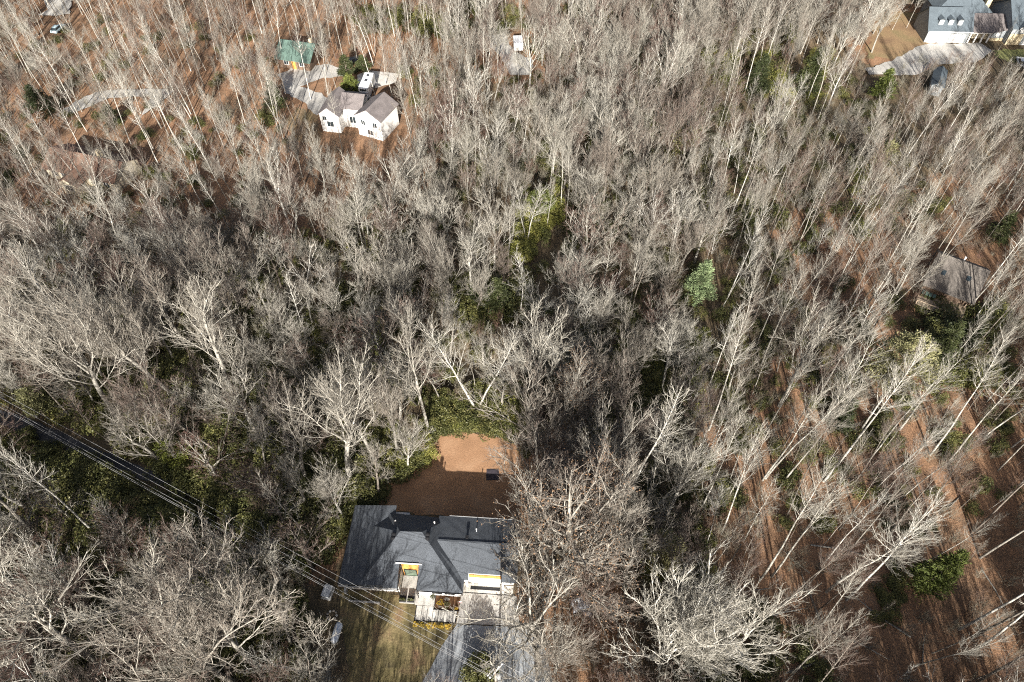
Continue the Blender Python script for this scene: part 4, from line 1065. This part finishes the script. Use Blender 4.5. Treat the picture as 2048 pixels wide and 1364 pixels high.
# where nothing tall stands
def blocked(x, y, m=1.2):
    for k, P in OPEN_W.items():
        if k == 'lane': continue
        if inpoly(x, y, P): return True
    return inpoly(x, y, OPEN_W['lane'])
KEEP = [  # parts of the view that trees in front must not fill
 ([(668,1180),(700,1003),(960,1030),(985,1100),(935,1250),(820,1250),(690,1195)], 1.0),
 ([(868,880),(1040,884),(1040,1040),(745,1015),(800,965)], 1.0),
 ([(690,1190),(1000,1190),(985,1300),(900,1364),(830,1364),(690,1300)], .93),
 ([(632,205),(790,195),(795,272),(640,278)], .32), ([(560,130),(780,130),(790,195),(640,230),(570,190)], .45), ([(555,68),(630,70),(625,125),(555,120)], .25),
 ([(1850,-10),(2060,-10),(2060,92),(1850,92)], .97), ([(1745,30),(1850,25),(1840,110),(1750,112)], .6), ([(1868,500),(1980,530),(1950,615),(1858,600)], .92),
 ([(-20,800),(70,808),(440,970),(470,1020),(420,1050),(240,990),(-20,880)], .9), ([(110,270),(250,290),(200,345),(90,345)], .0), ([(985,60),(1070,75),(1075,150),(1000,140)], .35),
 ([(1050,410),(1110,390),(1120,430),(1060,490)], .8), ([(950,575),(1030,575),(1030,625),(950,620)], .7), ([(890,800),(1050,790),(1070,870),(880,870)], .9),
 ([(1745,650),(1870,650),(1875,780),(1760,800)], 1.0), ([(1820,1110),(1940,1110),(1940,1190),(1820,1190)], .95), ([(1130,1190),(1190,1190),(1190,1245),(1130,1245)], 1.0),
 ([(75,-5),(150,-5),(140,70),(80,40)], .7), ([(1500,105),(1550,105),(1550,180),(1500,180)], .6), ([(1602,95),(1655,95),(1650,185),(1602,180)], .6), ([(1750,135),(1797,135),(1797,190),(1750,190)], .6), ([(1380,520),(1432,520),(1432,595),(1380,595)], .8), ([(640,1180),(700,1190),(700,1300),(650,1300)], .9), ([(980,1300),(1030,1300),(1030,1364),(960,1364)], 1.0),
]
def view_blocks(X, Y, h, r):
    for f in (.45, .6, .75, .9, 1.0):
        px, py = proj(X, Y, h*f); sc_ = FPX/(Y*cT + (CAM_H-h*f)*sT)
        for P, pr_ in KEEP:
            for ox in (-.75, 0, .75):
                if inpoly(px+ox*r*sc_, py, P) and rng.uniform() < pr_: return True
    return False
FLOOR = [(1400,860),(1640,820),(1900,860),(2100,900),(2100,1400),(1500,1400),(1440,1200),(1380,1050)]      # open floor, tall thin stems
UPLEFT = [(-100,-60),(900,-60),(900,200),(820,420),(420,470),(-100,430)]
RIGHT = [(1400,120),(2100,200),(2100,900),(1400,880)]
FLOOR_W, UPL_W, RIGHT_W = [poly_world(p) for p in (FLOOR, UPLEFT, RIGHT)]
trees = []      # X, Y, h, kindidx, tone, widthmul, rot, tilt, hero
cell = {}
def can_place(X, Y, dmin):
    ci, cj = int(X//6), int(Y//6)
    for a in range(ci-1, ci+2):
        for b in range(cj-1, cj+2):
            for (x, y, dm) in cell.get((a, b), ()):
                if (x-X)**2 + (y-Y)**2 < (min(dm, dmin))**2: return False
    return True
SUNNY = [(at(1060, 440), 6.5, .8), (at(955, 890), 8, .85), (at(715, 260), 9, .4), (at(1815, 760), 6, 1.0), (at(1880, 1170), 5, .95), (at(815, 1170), 2.5, 1.0), (at(920, 1200), 5, .6), (at(900, 830), 6, .5), (at(1010, 830), 6, .5), (at(1800, 70), 10, .25), (at(1525, 150), 3, .7), (at(1627, 140), 3, .7), (at(1772, 165), 3, .7), (at(1405, 560), 3, .8)]
COT = 1/math.tan(R(SUN_EL))
def shades(X, Y, h):
    for (sx, sy), r, p_ in SUNNY:
        if abs(X-sx) < r + 1.5 and -2 < sy - Y < h*COT + r and rng.uniform() < p_: return True
    return False
def put(X, Y, h, fam, tone, wm, hero):
    kk = rng.choice(FAM[fam]); ki = int(rng.choice(BYKIND[kk]))
    trees.append((X, Y, h, ki, float(np.clip(tone, .02, 1)), wm, rng.uniform(0, 6.283), rng.normal(0, .035, 2) if not hero else rng.normal(0, .012, 2), hero, fam))
    cell.setdefault((int(X//6), int(Y//6)), []).append((X, Y, 3.6))
for bx, by, ty, fam, tone, wm in HERO:
    X, Y = at(bx, by, -.3); h = float(np.clip(tree_height(bx, by, ty), 7, 31))
    put(X, Y, h, fam, tone - (.28 if fam in ('oak', 'vase') and bx < 900 and by > 450 else .1), wm*(.74 if fam == 'P' else 1.0), True)
tries = 0; made = 0
while tries < 60000:
    tries += 1
    Y = rng.uniform(-38, 262); X = rng.uniform(-1, 1) * (66 + max(0, Y)*0.50 + 14)
    if blocked(X, Y): continue
    if Y < 17 and Y > -10 and -9 < X < 9: continue
    if Y < 22 and -30 < X < 12 and rng.uniform() < .5: continue
    if inpoly(X, Y, FLOOR_W):
        fam = rng.choice(['poplar', 'slim', 'slim'], p=[.62, .22, .16]); h = rng.uniform(19, 27) if fam == 'poplar' else rng.uniform(7, 15); dm = 2.9; wm = .62; tone = rng.normal(.62, .25)
    elif inpoly(X, Y, RIGHT_W):
        fam = rng.choice(['poplar', 'slim', 'vase', 'fork', 'round'], p=[.5, .2, .12, .08, .1]); h = rng.uniform(17, 25) if fam == 'poplar' else rng.uniform(9, 17); dm = 3.1; wm = .72; tone = rng.normal(.62, .27)
    elif inpoly(X, Y, UPL_W):
        fam = rng.choice(['poplar', 'slim', 'vase', 'fork', 'round'], p=[.5, .22, .12, .06, .1]); h = rng.uniform(16, 24) if fam == 'poplar' else rng.uniform(8, 16); dm = 3.7; wm = .76; tone = rng.normal(.62, .27)
    elif Y > 100:
        fam = rng.choice(['vase', 'poplar', 'oak', 'fork', 'slim', 'round'], p=[.32, .14, .24, .10, .06, .14]); h = rng.uniform(13, 21); dm = 3.9; wm = 1.05; tone = rng.normal(.78, .22)  # far trees get paler bark, a painted lift in place of haze
    else:
        fam = rng.choice(['vase', 'oak', 'poplar', 'slim', 'round', 'fork'], p=[.34, .32, .07, .06, .16, .05]); h = rng.uniform(11, 19); dm = 4.3; wm = 1.2; tone = rng.normal(.5, .3)
    if math.sin(X*.21+.7)*math.sin(Y*.19+X*.05+1.1) + .5*math.sin(X*.47+Y*.33) < -.78: continue
    if rng.uniform() < .28: tone = rng.uniform(.02, .3)
    if Y < 16: h = rng.uniform(13, 20)
    if not can_place(X, Y, dm): continue
    if shades(X, Y, h): continue
    if view_blocks(X, Y, h, 2.6 if fam in ('poplar', 'slim') else 4.0): continue
    put(X, Y, h, str(fam), tone, wm, False); made += 1
print('trees', len(trees), 'filled', made)

# the 300 that show largest become things of their own, the rest is the mass of the wood
def shown(t):
    X, Y, h = t[0], t[1], t[2]
    px, py = proj(X, Y, h*.7); bx, by = proj(X, Y, 0)
    vis = -20 < px < 2068 and -20 < py < 1384
    size = math.hypot(px-bx, py-by) * 1.4
    fr = FPX/(Y*cT + (CAM_H-h*.7)*sT)
    return (h*fr if vis else -1) + (400 if t[8] and vis else 0), px, py
info = [(shown(t), t) for t in trees]
info.sort(key=lambda q: -q[0][0])
solo = info[:298]; rest = [t for _, t in info[298:]]

LM = [('the dark roofed house', 850, 1100), ('the brown back lawn', 950, 940), ('the driveway', 960, 1290), ('the silvery tarp', 1163, 1218), ('the tall white house', 715, 235), ('the green roofed house', 592, 95),
      ('the large grey house', 1960, 55), ('the brown shingled house', 1920, 555), ('the rusty roofed house', 165, 305), ('the shaded lane', 240, 905), ('the olive pine', 1815, 720), ('the bright green pine', 1880, 1150),
      ('the pale blue green evergreen', 1405, 555), ('the white trailer', 1037, 95), ('the lit green thicket', 1070, 440), ('the dark hollow', 990, 600), ('the propane tank', 673, 1265)]
FORM = {'P': 'straight tall', 'poplar': 'straight tall', 'oak2': 'crooked spreading', 'slim': 'slender', 'fork': 'forked', 'oak': 'crooked spreading', 'vase': 'upswept', 'beech': 'leafy tan', 'round': 'round headed'}
def tone_word(t): return 'pale' if t > .78 else ('grey' if t > .5 else 'brownish')
keys = {}
for (s, px, py), t in solo:
    n_, lx, ly = min(LM, key=lambda q: math.hypot(q[1]-px, q[2]-py))
    dx, dy = px-lx, py-ly
    side = ('right of' if dx > 0 else 'left of') if abs(dx) > abs(dy) else ('below' if dy > 0 else 'behind')
    k = (tone_word(t[4]), FORM[t[9]], side, n_)
    keys.setdefault(k, []).append((math.hypot(dx, dy), t))
ORD = ['nearest', 'second nearest', 'third nearest', 'fourth nearest', 'fifth nearest', 'sixth nearest', 'seventh nearest', 'eighth nearest', 'ninth nearest', 'tenth nearest', 'eleventh nearest', 'twelfth nearest', 'thirteenth nearest', 'fourteenth nearest', 'fifteenth nearest']
for k, lst in keys.items():
    lst.sort(key=lambda q: q[0])
    for r_, (_, t) in enumerate(lst):
        X, Y, h, ki, tone, wm, rot, tilt, hero, fam = t
        p = PRO[ki]; s = h/p['top']
        what = f"{k[0]} {k[1]} bare tree {k[2]} {k[3]}" if k[1] != 'leafy tan' else f"leafy tan tree {k[2]} {k[3]}"
        lab = what if len(lst) == 1 else f"{ORD[min(r_, 14)]} {what}"
        e = empty('bare_tree', (X, Y, gz(X, Y)), 0, lab, 'tree', 'bare trees of the winter wood')
        e.rotation_euler = (tilt[0], tilt[1], rot); e.scale = (s*wm, s*wm, s)
        for nm, me_ in (('trunk', p['trunk_me']), ('crown', p['crown_me'])):
            o = bpy.data.objects.new(nm, me_); col.objects.link(o); o.parent = e; o['tone'] = tone

# mass objects: points that carry turn, size and form number
def scatter(name, forms, P, rot, scl, idx):
    sets = forms if isinstance(forms[0], list) else [forms]
    cols_ = []
    for fs in sets:
        pc_ = bpy.data.collections.new(name + '_forms'); cols_.append(pc_)
        for i, m_ in enumerate(fs):
            o = bpy.data.objects.new(f'form_{len(cols_)}_{i:02d}', m_); pc_.objects.link(o)
    me = bpy.data.meshes.new(name)
    me.from_pydata([tuple(p) for p in P], [], [])
    a = me.attributes.new('rot', 'FLOAT_VECTOR', 'POINT'); a.data.foreach_set('vector', np.asarray(rot, np.float32).ravel())
    a = me.attributes.new('scl', 'FLOAT_VECTOR', 'POINT'); a.data.foreach_set('vector', np.asarray(scl, np.float32).ravel())
    a = me.attributes.new('form', 'INT', 'POINT'); a.data.foreach_set('value', np.asarray(idx, np.int32))
    o = bpy.data.objects.new(name, me); col.objects.link(o); tag(o, kind='stuff')
    g = bpy.data.node_groups.new(name, 'GeometryNodeTree')
    g.interface.new_socket('Geometry', in_out='INPUT', socket_type='NodeSocketGeometry'); g.interface.new_socket('Geometry', in_out='OUTPUT', socket_type='NodeSocketGeometry')
    gi = g.nodes.new('NodeGroupInput'); go = g.nodes.new('NodeGroupOutput')
    def na(nm, dt):
        n = g.nodes.new('GeometryNodeInputNamedAttribute'); n.data_type = dt; n.inputs['Name'].default_value = nm; return n.outputs['Attribute']
    jn = g.nodes.new('GeometryNodeJoinGeometry')
    for pc_ in cols_:
        iop = g.nodes.new('GeometryNodeInstanceOnPoints'); ci = g.nodes.new('GeometryNodeCollectionInfo')
        ci.inputs['Collection'].default_value = pc_; ci.inputs['Separate Children'].default_value = True; ci.inputs['Reset Children'].default_value = True
        g.links.new(gi.outputs[0], iop.inputs['Points']); g.links.new(ci.outputs[0], iop.inputs['Instance'])
        iop.inputs['Pick Instance'].default_value = True
        g.links.new(na('form', 'INT'), iop.inputs['Instance Index'])
        er = g.nodes.new('FunctionNodeEulerToRotation'); g.links.new(na('rot', 'FLOAT_VECTOR'), er.inputs[0]); g.links.new(er.outputs[0], iop.inputs['Rotation'])
        g.links.new(na('scl', 'FLOAT_VECTOR'), iop.inputs['Scale'])
        g.links.new(iop.outputs[0], jn.inputs[0])
    g.links.new(jn.outputs[0], go.inputs[0])
    md = o.modifiers.new('scatter', 'NODES'); md.node_group = g
    return o
P_, R_, S_, I_ = [], [], [], []
for t in rest:
    X, Y, h, ki, tone, wm, rot, tilt, hero, fam = t
    s = h/PRO[ki]['top']; P_.append((X, Y, gz(X, Y))); R_.append((tilt[0], tilt[1], rot)); S_.append((s*wm, s*wm, s)); I_.append(ki)
so = scatter('bare_wood', [[p['trunk_me'] for p in PRO], [p['crown_me'] for p in PRO]], P_, R_, S_, I_)
so['label'] = 'the rest of the bare winter wood'; 

# ------------------------------------------------------------------ brush and thicket
def brush_mesh(h, n, seed):
    a = rng.uniform(0, 6.28, n); an = np.radians(rng.uniform(4, 42, n))
    st = np.stack([rng.normal(0, .25, n), rng.normal(0, .25, n), np.zeros(n)], 1)
    dr = np.stack([np.sin(an)*np.cos(a), np.sin(an)*np.sin(a), np.cos(an)], 1)
    ln = h*rng.uniform(.6, 1.0, n)
    p0, q0 = grow(st, dr, ln, np.full(n, .022), 4, .2, .1, .5)
    V0, Q0, _ = tubes(p0, q0, 3)
    s, d, l, rr = children(p0, q0, ln, 2.6, .25, lambda t: 38+0*t, 9, .38, .4, .7)
    p1, q1 = grow(s, d, np.clip(l, .3, 1.2), np.full(len(s), .013), 2, .3, .12, .5)
    V1, Q1, T1 = tubes(p1, q1, 3, True)
    s, d, l, rr = children(p1, q1, np.clip(l, .3, 1.2), 3.4, .15, lambda t: 36+0*t, 9, .5, .3, .7)
    p2, q2 = grow(s, d, np.clip(l, .2, .5), np.full(len(s), .010), 1, .3, .1)
    V2, Q2, T2 = tubes(p2, q2, 3, True)
    n0, n1 = len(V0), len(V0)+len(V1)
    return mesh_np('brush_form', np.concatenate([V0, V1, V2]), [np.concatenate([Q0, Q1+n0]), np.concatenate([T1+n0, T2+n1])], [M['brush']])
BF = [brush_mesh(3.2, 12, 0), brush_mesh(4.2, 9, 1), brush_mesh(2.2, 14, 2), brush_mesh(5.5, 7, 3)]
P_, R_, S_, I_ = [], [], [], []
for q in range(15000):
    Y = rng.uniform(8, 235); X = rng.uniform(-1, 1)*(66 + Y*.5 + 6)
    if blocked(X, Y): continue
    dens = .55 + .45*math.sin(X*.13+1)*math.sin(Y*.11+.5)
    if inpoly(X, Y, FLOOR_W): dens *= .5
    if inpoly(X, Y, UPL_W): dens *= .4
    if inpoly(X, Y, RIGHT_W): dens *= 1.05
    if rng.uniform() > dens*.95: continue
    s = rng.uniform(.6, 1.2)
    if view_blocks(X, Y, 3.5*s, 1.0): continue
    P_.append((X, Y, gz(X, Y))); R_.append((0, 0, rng.uniform(0, 6.28))); S_.append((s, s, s)); I_.append(int(rng.integers(0, 4)))
so = scatter('bare_brush', BF, P_, R_, S_, I_)
print('brush', len(P_))

def bush_mesh(n, size, rnd, flat=.35):
    lob = [(rnd.uniform(-.55, .55), rnd.uniform(-.55, .55), rnd.uniform(.25, .75), rnd.uniform(.35, .6)) for _ in range(7)]
    def fx():
        x, y, z, r = rnd.choice(lob)
        while True:
            v = Vector((rnd.gauss(0, 1), rnd.gauss(0, 1), rnd.gauss(0, 1))).normalized()
            p = Vector((x, y, z)) + v*r*rnd.uniform(.75, 1.05)
            if p.z > .02: return p
    return leaf_cloud(n, fx, size, rnd, flat)
rnd = random.Random(5)
RB = [quads_mesh('thicket_form', bush_mesh(1300, .062, rnd), M['rhodo']) for _ in range(5)]
THICK = [([(60,805),(200,760),(480,700),(560,780),(800,860),(735,1000),(640,1125),(500,1080),(440,1020),(250,880)], 700, (1.2, 2.9)),
 ([(360,700),(560,640),(620,780),(480,810)], 90, (1.0, 2.2)), ([(880,800),(960,770),(1050,790),(1075,872),(1012,868),(960,862),(905,860),(866,874),(850,840)], 150, (1.1, 2.1)),
 ([(930,560),(1050,560),(1060,640),(930,640)], 70, (1.2, 2.8)),
 ([(-60,900),(380,1010),(440,1060),(600,1130),(640,1190),(600,1420),(-60,1420)], 420, (1.0, 2.4)), ([(-60,1000),(60,830),(150,925),(330,1000),(420,1050),(360,1120),(-60,1000)], 200, (1.4, 3.0)),
 ([(1180,960),(1420,900),(1480,1000),(1420,1110),(1280,1110)], 90, (.9, 1.9)), ([(1740,1150),(1800,1120),(1800,1260),(1760,1240)], 12, (.8, 1.5)), ([(1850,620),(2000,620),(1980,760),(1870,760)], 70, (1.2, 3.0)),
 ([(20,560),(500,520),(700,640),(860,760),(700,820),(520,720),(100,760)], 190, (.9, 2.2)), ([(1050,640),(1300,560),(1420,640),(1380,840),(1180,860),(1080,760)], 150, (.9, 2.2)),
 ([(900,330),(1500,180),(1560,420),(1300,560),(1000,360)], 170, (.9, 2.4)), ([(1500,900),(2040,860),(2040,1060),(1800,1080),(1560,1060)], 45, (.8, 1.8)), ([(860,300),(600,480),(700,640),(950,600)], 90, (1.0, 2.4)),
 ([(1300,1300),(1480,1180),(1640,1240),(1700,1420),(1300,1420)], 60, (.9, 2.0)), ([(900,20),(1300,0),(1700,60),(1500,200),(1120,130),(900,60)], 140, (1.2, 3.0)), ([(1430,560),(1780,640),(1700,860),(1440,860)], 60, (.8, 1.8)), ([(700,20),(960,40),(900,80),(720,60)], 50, (1.2, 3.2)),
 ([(0,420),(900,480),(1500,560),(1450,900),(1100,860),(700,860),(0,760)], 420, (.8, 2.0)), ([(800,120),(1700,120),(1900,420),(1500,560),(900,480)], 420, (.9, 2.2)), ([(0,20),(560,60),(600,440),(0,430)], 130, (.8, 2.0)), ([(1450,500),(2040,640),(2040,900),(1450,900)], 150, (.8, 1.9))]
P_, R_, S_, I_ = [], [], [], []
for poly, n, (a, b) in THICK:
    xs_ = [p[0] for p in poly]; ys_ = [p[1] for p in poly]; k = 0; g = 0
    while k < n and g < n*20:
        g += 1
        px, py = rng.uniform(min(xs_), max(xs_)), rng.uniform(min(ys_), max(ys_))
        if not inpoly(px, py, poly): continue
        X, Y = at(px, py)
        if blocked(X, Y): k += .3; continue
        k += 1; s = rng.uniform(a, b)
        P_.append((X, Y, gz(X, Y)-.1)); R_.append((rng.normal(0, .1), rng.normal(0, .1), rng.uniform(0, 6.28))); S_.append((s, s, s*rng.uniform(.8, 1.25))); I_.append(int(rng.integers(0, 5)))
so = scatter('rhododendron_thicket', RB, P_, R_, S_, I_)
print('thicket', len(P_))
LB = [quads_mesh('sun_tint_laurel_form', bush_mesh(1300, .062, rnd), M['sun_tint_laurel']) for _ in range(3)]  # bushes whose sunlit look is put into their leaf colour
P_, R_, S_, I_ = [], [], [], []
for poly, n, (a, b) in (([(1020,500),(1055,405),(1110,380),(1125,430),(1075,470),(1040,530)], 150, (1.0, 2.3)), ([(985,520),(1015,490),(1030,540),(1000,560)], 22, (.9, 1.8)), ([(880,830),(960,790),(1060,800),(1072,868),(960,860),(905,858)], 45, (.9, 1.7)),
        ([(300,880),(400,880),(400,940),(310,930)], 22, (.9, 1.9)), ([(0,760),(60,770),(60,800),(0,800)], 16, (1., 2.)), ([(1340,240),(1400,240),(1400,300),(1340,300)], 22, (1., 2.4)), ([(820,870),(870,880),(860,930),(800,940)], 30, (.9, 1.7)), ([(600,780),(760,760),(800,880),(640,900)], 40, (.8, 1.8)),
        ([(1180,700),(1420,640),(1400,820),(1220,860)], 60, (.8, 1.7)), ([(1500,100),(1660,90),(1660,200),(1500,200)], 50, (.9, 2.2)), ([(520,640),(700,600),(700,740),(540,760)], 40, (.8, 1.7)), ([(1280,1080),(1420,1060),(1420,1160),(1280,1170)], 30, (.9, 1.8))):
    xs_ = [p[0] for p in poly]; ys_ = [p[1] for p in poly]; k = 0; g = 0
    while k < n and g < n*20:
        g += 1; px, py = rng.uniform(min(xs_), max(xs_)), rng.uniform(min(ys_), max(ys_))
        if not inpoly(px, py, poly): continue
        X, Y = at(px, py)
        if blocked(X, Y): k += .3; continue
        k += 1; s = rng.uniform(a, b)
        P_.append((X, Y, gz(X, Y)-.1)); R_.append((0, 0, rng.uniform(0, 6.28))); S_.append((s, s, s*rng.uniform(.8, 1.3))); I_.append(int(rng.integers(0, 3)))
scatter('sun_tint_laurel_thicket', LB, P_, R_, S_, I_)

# single rhododendrons at the edge of the back lawn
EDGE = [(838,905),(846,930),(822,940),(862,880),(880,852),(905,846),(930,856),(955,850),(985,858),(1012,858),(1035,880),(800,955),(765,985),(748,1000),(1050,905),(890,820),(930,815),(975,818)]
near_ = [('the left lawn edge' if x < 875 else ('the far lawn edge' if x < 1030 else 'the right lawn edge')) for x, y in EDGE]
cnt = {}
order = sorted(range(len(EDGE)), key=lambda i: (near_[i], EDGE[i][0]))
first = None
for i in order:
    x, y = EDGE[i]; c = cnt[near_[i]] = cnt.get(near_[i], 0) + 1
    tot = near_.count(near_[i]); w_ = 'leftmost' if c == 1 else ('rightmost' if c == tot else ['', 'second from left', 'third from left', 'fourth from left', 'fifth from left', 'sixth from left', 'seventh from left', 'eighth from left', 'ninth from left'][c-1])
    X, Y = at(x, y); s = random.uniform(1.3, 2.1)
    e = empty('rhododendron', (X, Y, -.1), random.uniform(0, 6), f'{w_} of the green rhododendrons along {near_[i]}', 'rhododendron', 'rhododendrons around the back lawn')
    e.scale = (s, s, s*random.uniform(.8, 1.1))
    o = bpy.data.objects.new('foliage', RB[i % 5]); col.objects.link(o); o.parent = e
    if first is None:
        mb = MB()
        for k in range(6):
            a = k*1.05; mb.rod((0, 0, -.05), (.45*math.cos(a), .45*math.sin(a), .6), .03, 5, .012)
        first = mb.build('stem', M['log'], e)
    else:
        c_ = first.copy(); col.objects.link(c_); c_.parent = e

# ------------------------------------------------------------------ evergreens, each its own
def pine_mesh(kind, mat, h, r, rnd):
    """whorled limbs with needle sprays"""
    tv = []; LV = []; wood = MB()
    wood.rod((0, 0, -.4), (0, 0, h*.96), max(.1, h*.016), 8, .03)
    z0 = h*(.12 if kind != 'pine' else .38); n = int(h*3.4)
    for k in range(n):
        t = k/(n-1); z = z0 + (h*.97-z0)*t
        if kind == 'pine': L = r*(1.0 - .75*t**2.2)*rnd.uniform(.65, 1.1)*(0.75+.25*min(1, t*5))
        else: L = r*(1-t)**.75*rnd.uniform(.75, 1.12) + .15
        for b in range(2 if kind == 'pine' else 3):
            az = rnd.uniform(0, 6.283); rise = rnd.uniform(.05, .35) if kind == 'pine' else rnd.uniform(-.15, .15)
            d = Vector((math.cos(az), math.sin(az), rise)); e = Vector((0, 0, z)) + d*L
            wood.rod((0, 0, z), e, .035, 4, .01)
            m = int(26 + 44*L)
            for q in range(m):
                u = rnd.uniform(.3 if kind == 'pine' else .15, 1.05)**.7
                c = Vector((0, 0, z)) + d*L*u + Vector((rnd.gauss(0, .22+.06*L), rnd.gauss(0, .22+.06*L), rnd.gauss(0, .13)))
                dd_ = (d + Vector((rnd.gauss(0, .6), rnd.gauss(0, .6), rnd.gauss(.25, .4)))).normalized()
                bb = dd_.cross(Vector((rnd.gauss(0, 1), rnd.gauss(0, 1), rnd.gauss(0, 1)))).normalized()
                s = rnd.uniform(.12, .26)
                LV.append([c-dd_*s, c+bb*s*.33, c+dd_*s, c-bb*s*.33])
    return wood, np.array([[tuple(p) for p in q] for q in LV])
EV = [ # bx, by, ty, width px, kind, mat, label
 (1815,800,648,128,'pine','olive','broad pale olive pine with soft crown left of the dark evergreens at right'),
 (1885,1180,1105,74,'hemlock','bright_green','bright green conifer standing in shade on the open brown floor at lower right'),
 (1405,598,520,60,'hemlock','blue_green','pale blue green conifer in the bare wood right of the centre'),
 (1522,190,105,52,'hemlock','dark_green','dark evergreen right of centre near the top, left of its taller neighbour'),
 (1627,190,92,52,'hemlock','dark_green','taller dark evergreen left of the tan grass near the top'),
 (1772,195,135,50,'hemlock','bright_green','green evergreen below the tan grass and gravel drive'),
 (699,192,146,50,'hemlock','bright_green','bright green cedar between the motorhome and the gravel drive'),
 (690,150,108,38,'hemlock','dark_green','dark evergreen left of the dark parked car'),
 (725,140,110,34,'hemlock','dark_green','dark evergreen right of the dark parked car'),
 (72,228,168,62,'hemlock','dark_green','dark olive evergreen left of the gravel track at upper left'),
 (216,245,206,36,'hemlock','dark_green','small dark green evergreen below the gravel track at upper left'),
 (1372,300,236,46,'pine','olive','olive evergreen in the bare wood left of the straight white trunks'),
 (1776,345,272,44,'pine','olive','yellowish olive evergreen above the brown shingled house'),
 (1330,1130,1062,80,'pine','olive','soft green young pine left of a smaller one on the brush covered slope'),
 (1395,1125,1080,44,'hemlock','bright_green','small dark green conifer right of the soft young pine'),
 (995,625,555,70,'hemlock','dark_green','dark hemlock in the dark hollow above the back lawn'),
 (955,612,560,50,'hemlock','dark_green','smaller dark hemlock at the left of the dark hollow'),
 (1890,735,640,70,'hemlock','dark_green','dark evergreen right behind the broad olive pine'),
 (1940,700,630,60,'hemlock','dark_green','dark evergreen below the brown shingled house'),
 (545,215,160,44,'hemlock','dark_green','dark evergreen left of the gravel drive to the white house'),
 (2010,480,420,50,'hemlock','dark_green','dark evergreen above right of the brown shingled house'),
 (1690,860,800,44,'hemlock','dark_green','small dark evergreen among slanting trunks right of centre'),
 (60,830,770,60,'pine','olive','olive green evergreen at the left edge above the shaded lane'),
 (340,925,868,60,'pine','bright_green','light green young evergreen above the shaded lane'),
 (1080,430,372,60,'pine','bright_green','yellow green evergreen in the lit green thicket'),
]
rnd = random.Random(9)
for bx, by, ty, wpx, kind, mat, lab in EV:
    h = float(np.clip(tree_height(bx, by, ty), 3, 17)); X, Y = at(bx, (by+ty)/2, h*(.66 if kind == 'pine' else .5)); fr = FPX/(Y*cT + (CAM_H-h*.5)*sT)
    wood, LV = pine_mesh(kind, mat, h, wpx/fr/2, rnd)
    e = empty('evergreen_tree', (X, Y, gz(X, Y)+.1), 0, lab, 'tree', 'evergreen trees in the bare wood')
    wood.build('trunk', M['log'], e)
    o = bpy.data.objects.new('crown', quads_mesh('crown', LV, M[mat])); col.objects.link(o); o.parent = e
# the dense holly by the pole
q = at(958, 1348); e = empty('evergreen_bush', (q[0], q[1], -.05), .4, 'dense dark evergreen bush beside the driveway and the utility pole', 'bush')
LV = np.concatenate([bush_mesh(2600, .055, random.Random(k)) for k in (3, 4)])
e.scale = (2.5, 2.3, 3.6)
o = bpy.data.objects.new('foliage', quads_mesh('foliage', LV, M['rhodo'])); col.objects.link(o); o.parent = e
MB().rod((0, 0, 0), (0, 0, .7), .05, 7, .02).build('trunk', M['log'], e)

# fallen trunks
for (x0, y0, x1, y1, r, lab) in ((350,985,425,982,.16,'fallen pale trunk lying across the dark bank below the lane'), (330,1030,395,975,.12,'second fallen trunk lying aslant against the first below the lane'),
                                 (1000,580,950,572,.18,'fallen pale trunk lying in the dark hollow'), (1640,1240,1600,1150,.15,'fallen trunk on the open brown floor at lower right')):
    a, b = at(x0, y0), at(x1, y1)
    lg = empty('fallen_tree', (a[0], a[1], 0), 0, lab, 'log')
    d = Vector((b[0]-a[0], b[1]-a[1], .5))
    MB().rod((0, 0, .1), d, r, 8, r*.4).build('log', M['bark'], lg)
    for k in range(4):
        p = d*(.45+.14*k); MB().rod(p, p + Vector((math.sin(k*2)*1.2, math.cos(k*2.3)*1.2, .8)), .05, 5, .015).build('branch', M['bark'], lg)

# thin dead stems strewn on the open floor at the right
rs = random.Random(21)
NW = ['leftmost', 'second from left', 'third from left', 'fourth from left', 'fifth from left', 'sixth from left', 'seventh from left', 'eighth from left', 'ninth from left', 'ninth from right', 'eighth from right', 'seventh from right', 'sixth from right', 'fifth from right', 'fourth from right', 'third from right', 'second from right', 'rightmost']
FX = [(1490,1180),(1560,1230),(1600,1010),(1680,1100),(1720,1290),(1780,1020),(1840,980),(1560,1320),(1500,1040),(1900,1010),(1460,1120),(1630,1330),(1760,1230),(1590,1120),(1850,1290),(1700,960),(1440,900),(1990,1180)]
FX.sort()
proto_log = None
for k, (px, py) in enumerate(FX):
    X, Y = at(px, py); e = empty('dead_log', (X, Y, -.28), rs.uniform(0, 6.28), f'{NW[k]} of the thin dead logs lying on the brown floor at lower right', 'log', 'dead logs on the open floor')
    s_ = rs.uniform(.6, 1.2); e.scale = (s_, s_, s_)
    if proto_log is None:
        proto_log = MB().rod((-3.5, 0, .12), (0, .2, .16), .11, 7, .09).rod((0, .2, .16), (3.2, -.1, .3), .09, 7, .03).build('stem', M['bark'], e)
        br = MB(); br.rod((.8, .1, .2), (1.9, .9, .5), .04, 5, .012); proto_br = br.build('branch', M['bark'], e)
        br = MB(); br.rod((1.6, .05, .2), (2.6, -.8, .55), .035, 5, .012); proto_br2 = br.build('branch', M['bark'], e)
        for o in (proto_log, proto_br, proto_br2): o['tone'] = .55
    else:
        for o in (proto_log, proto_br, proto_br2):
            c = o.copy(); col.objects.link(c); c.parent = e; c['tone'] = rs.uniform(.2, .9)
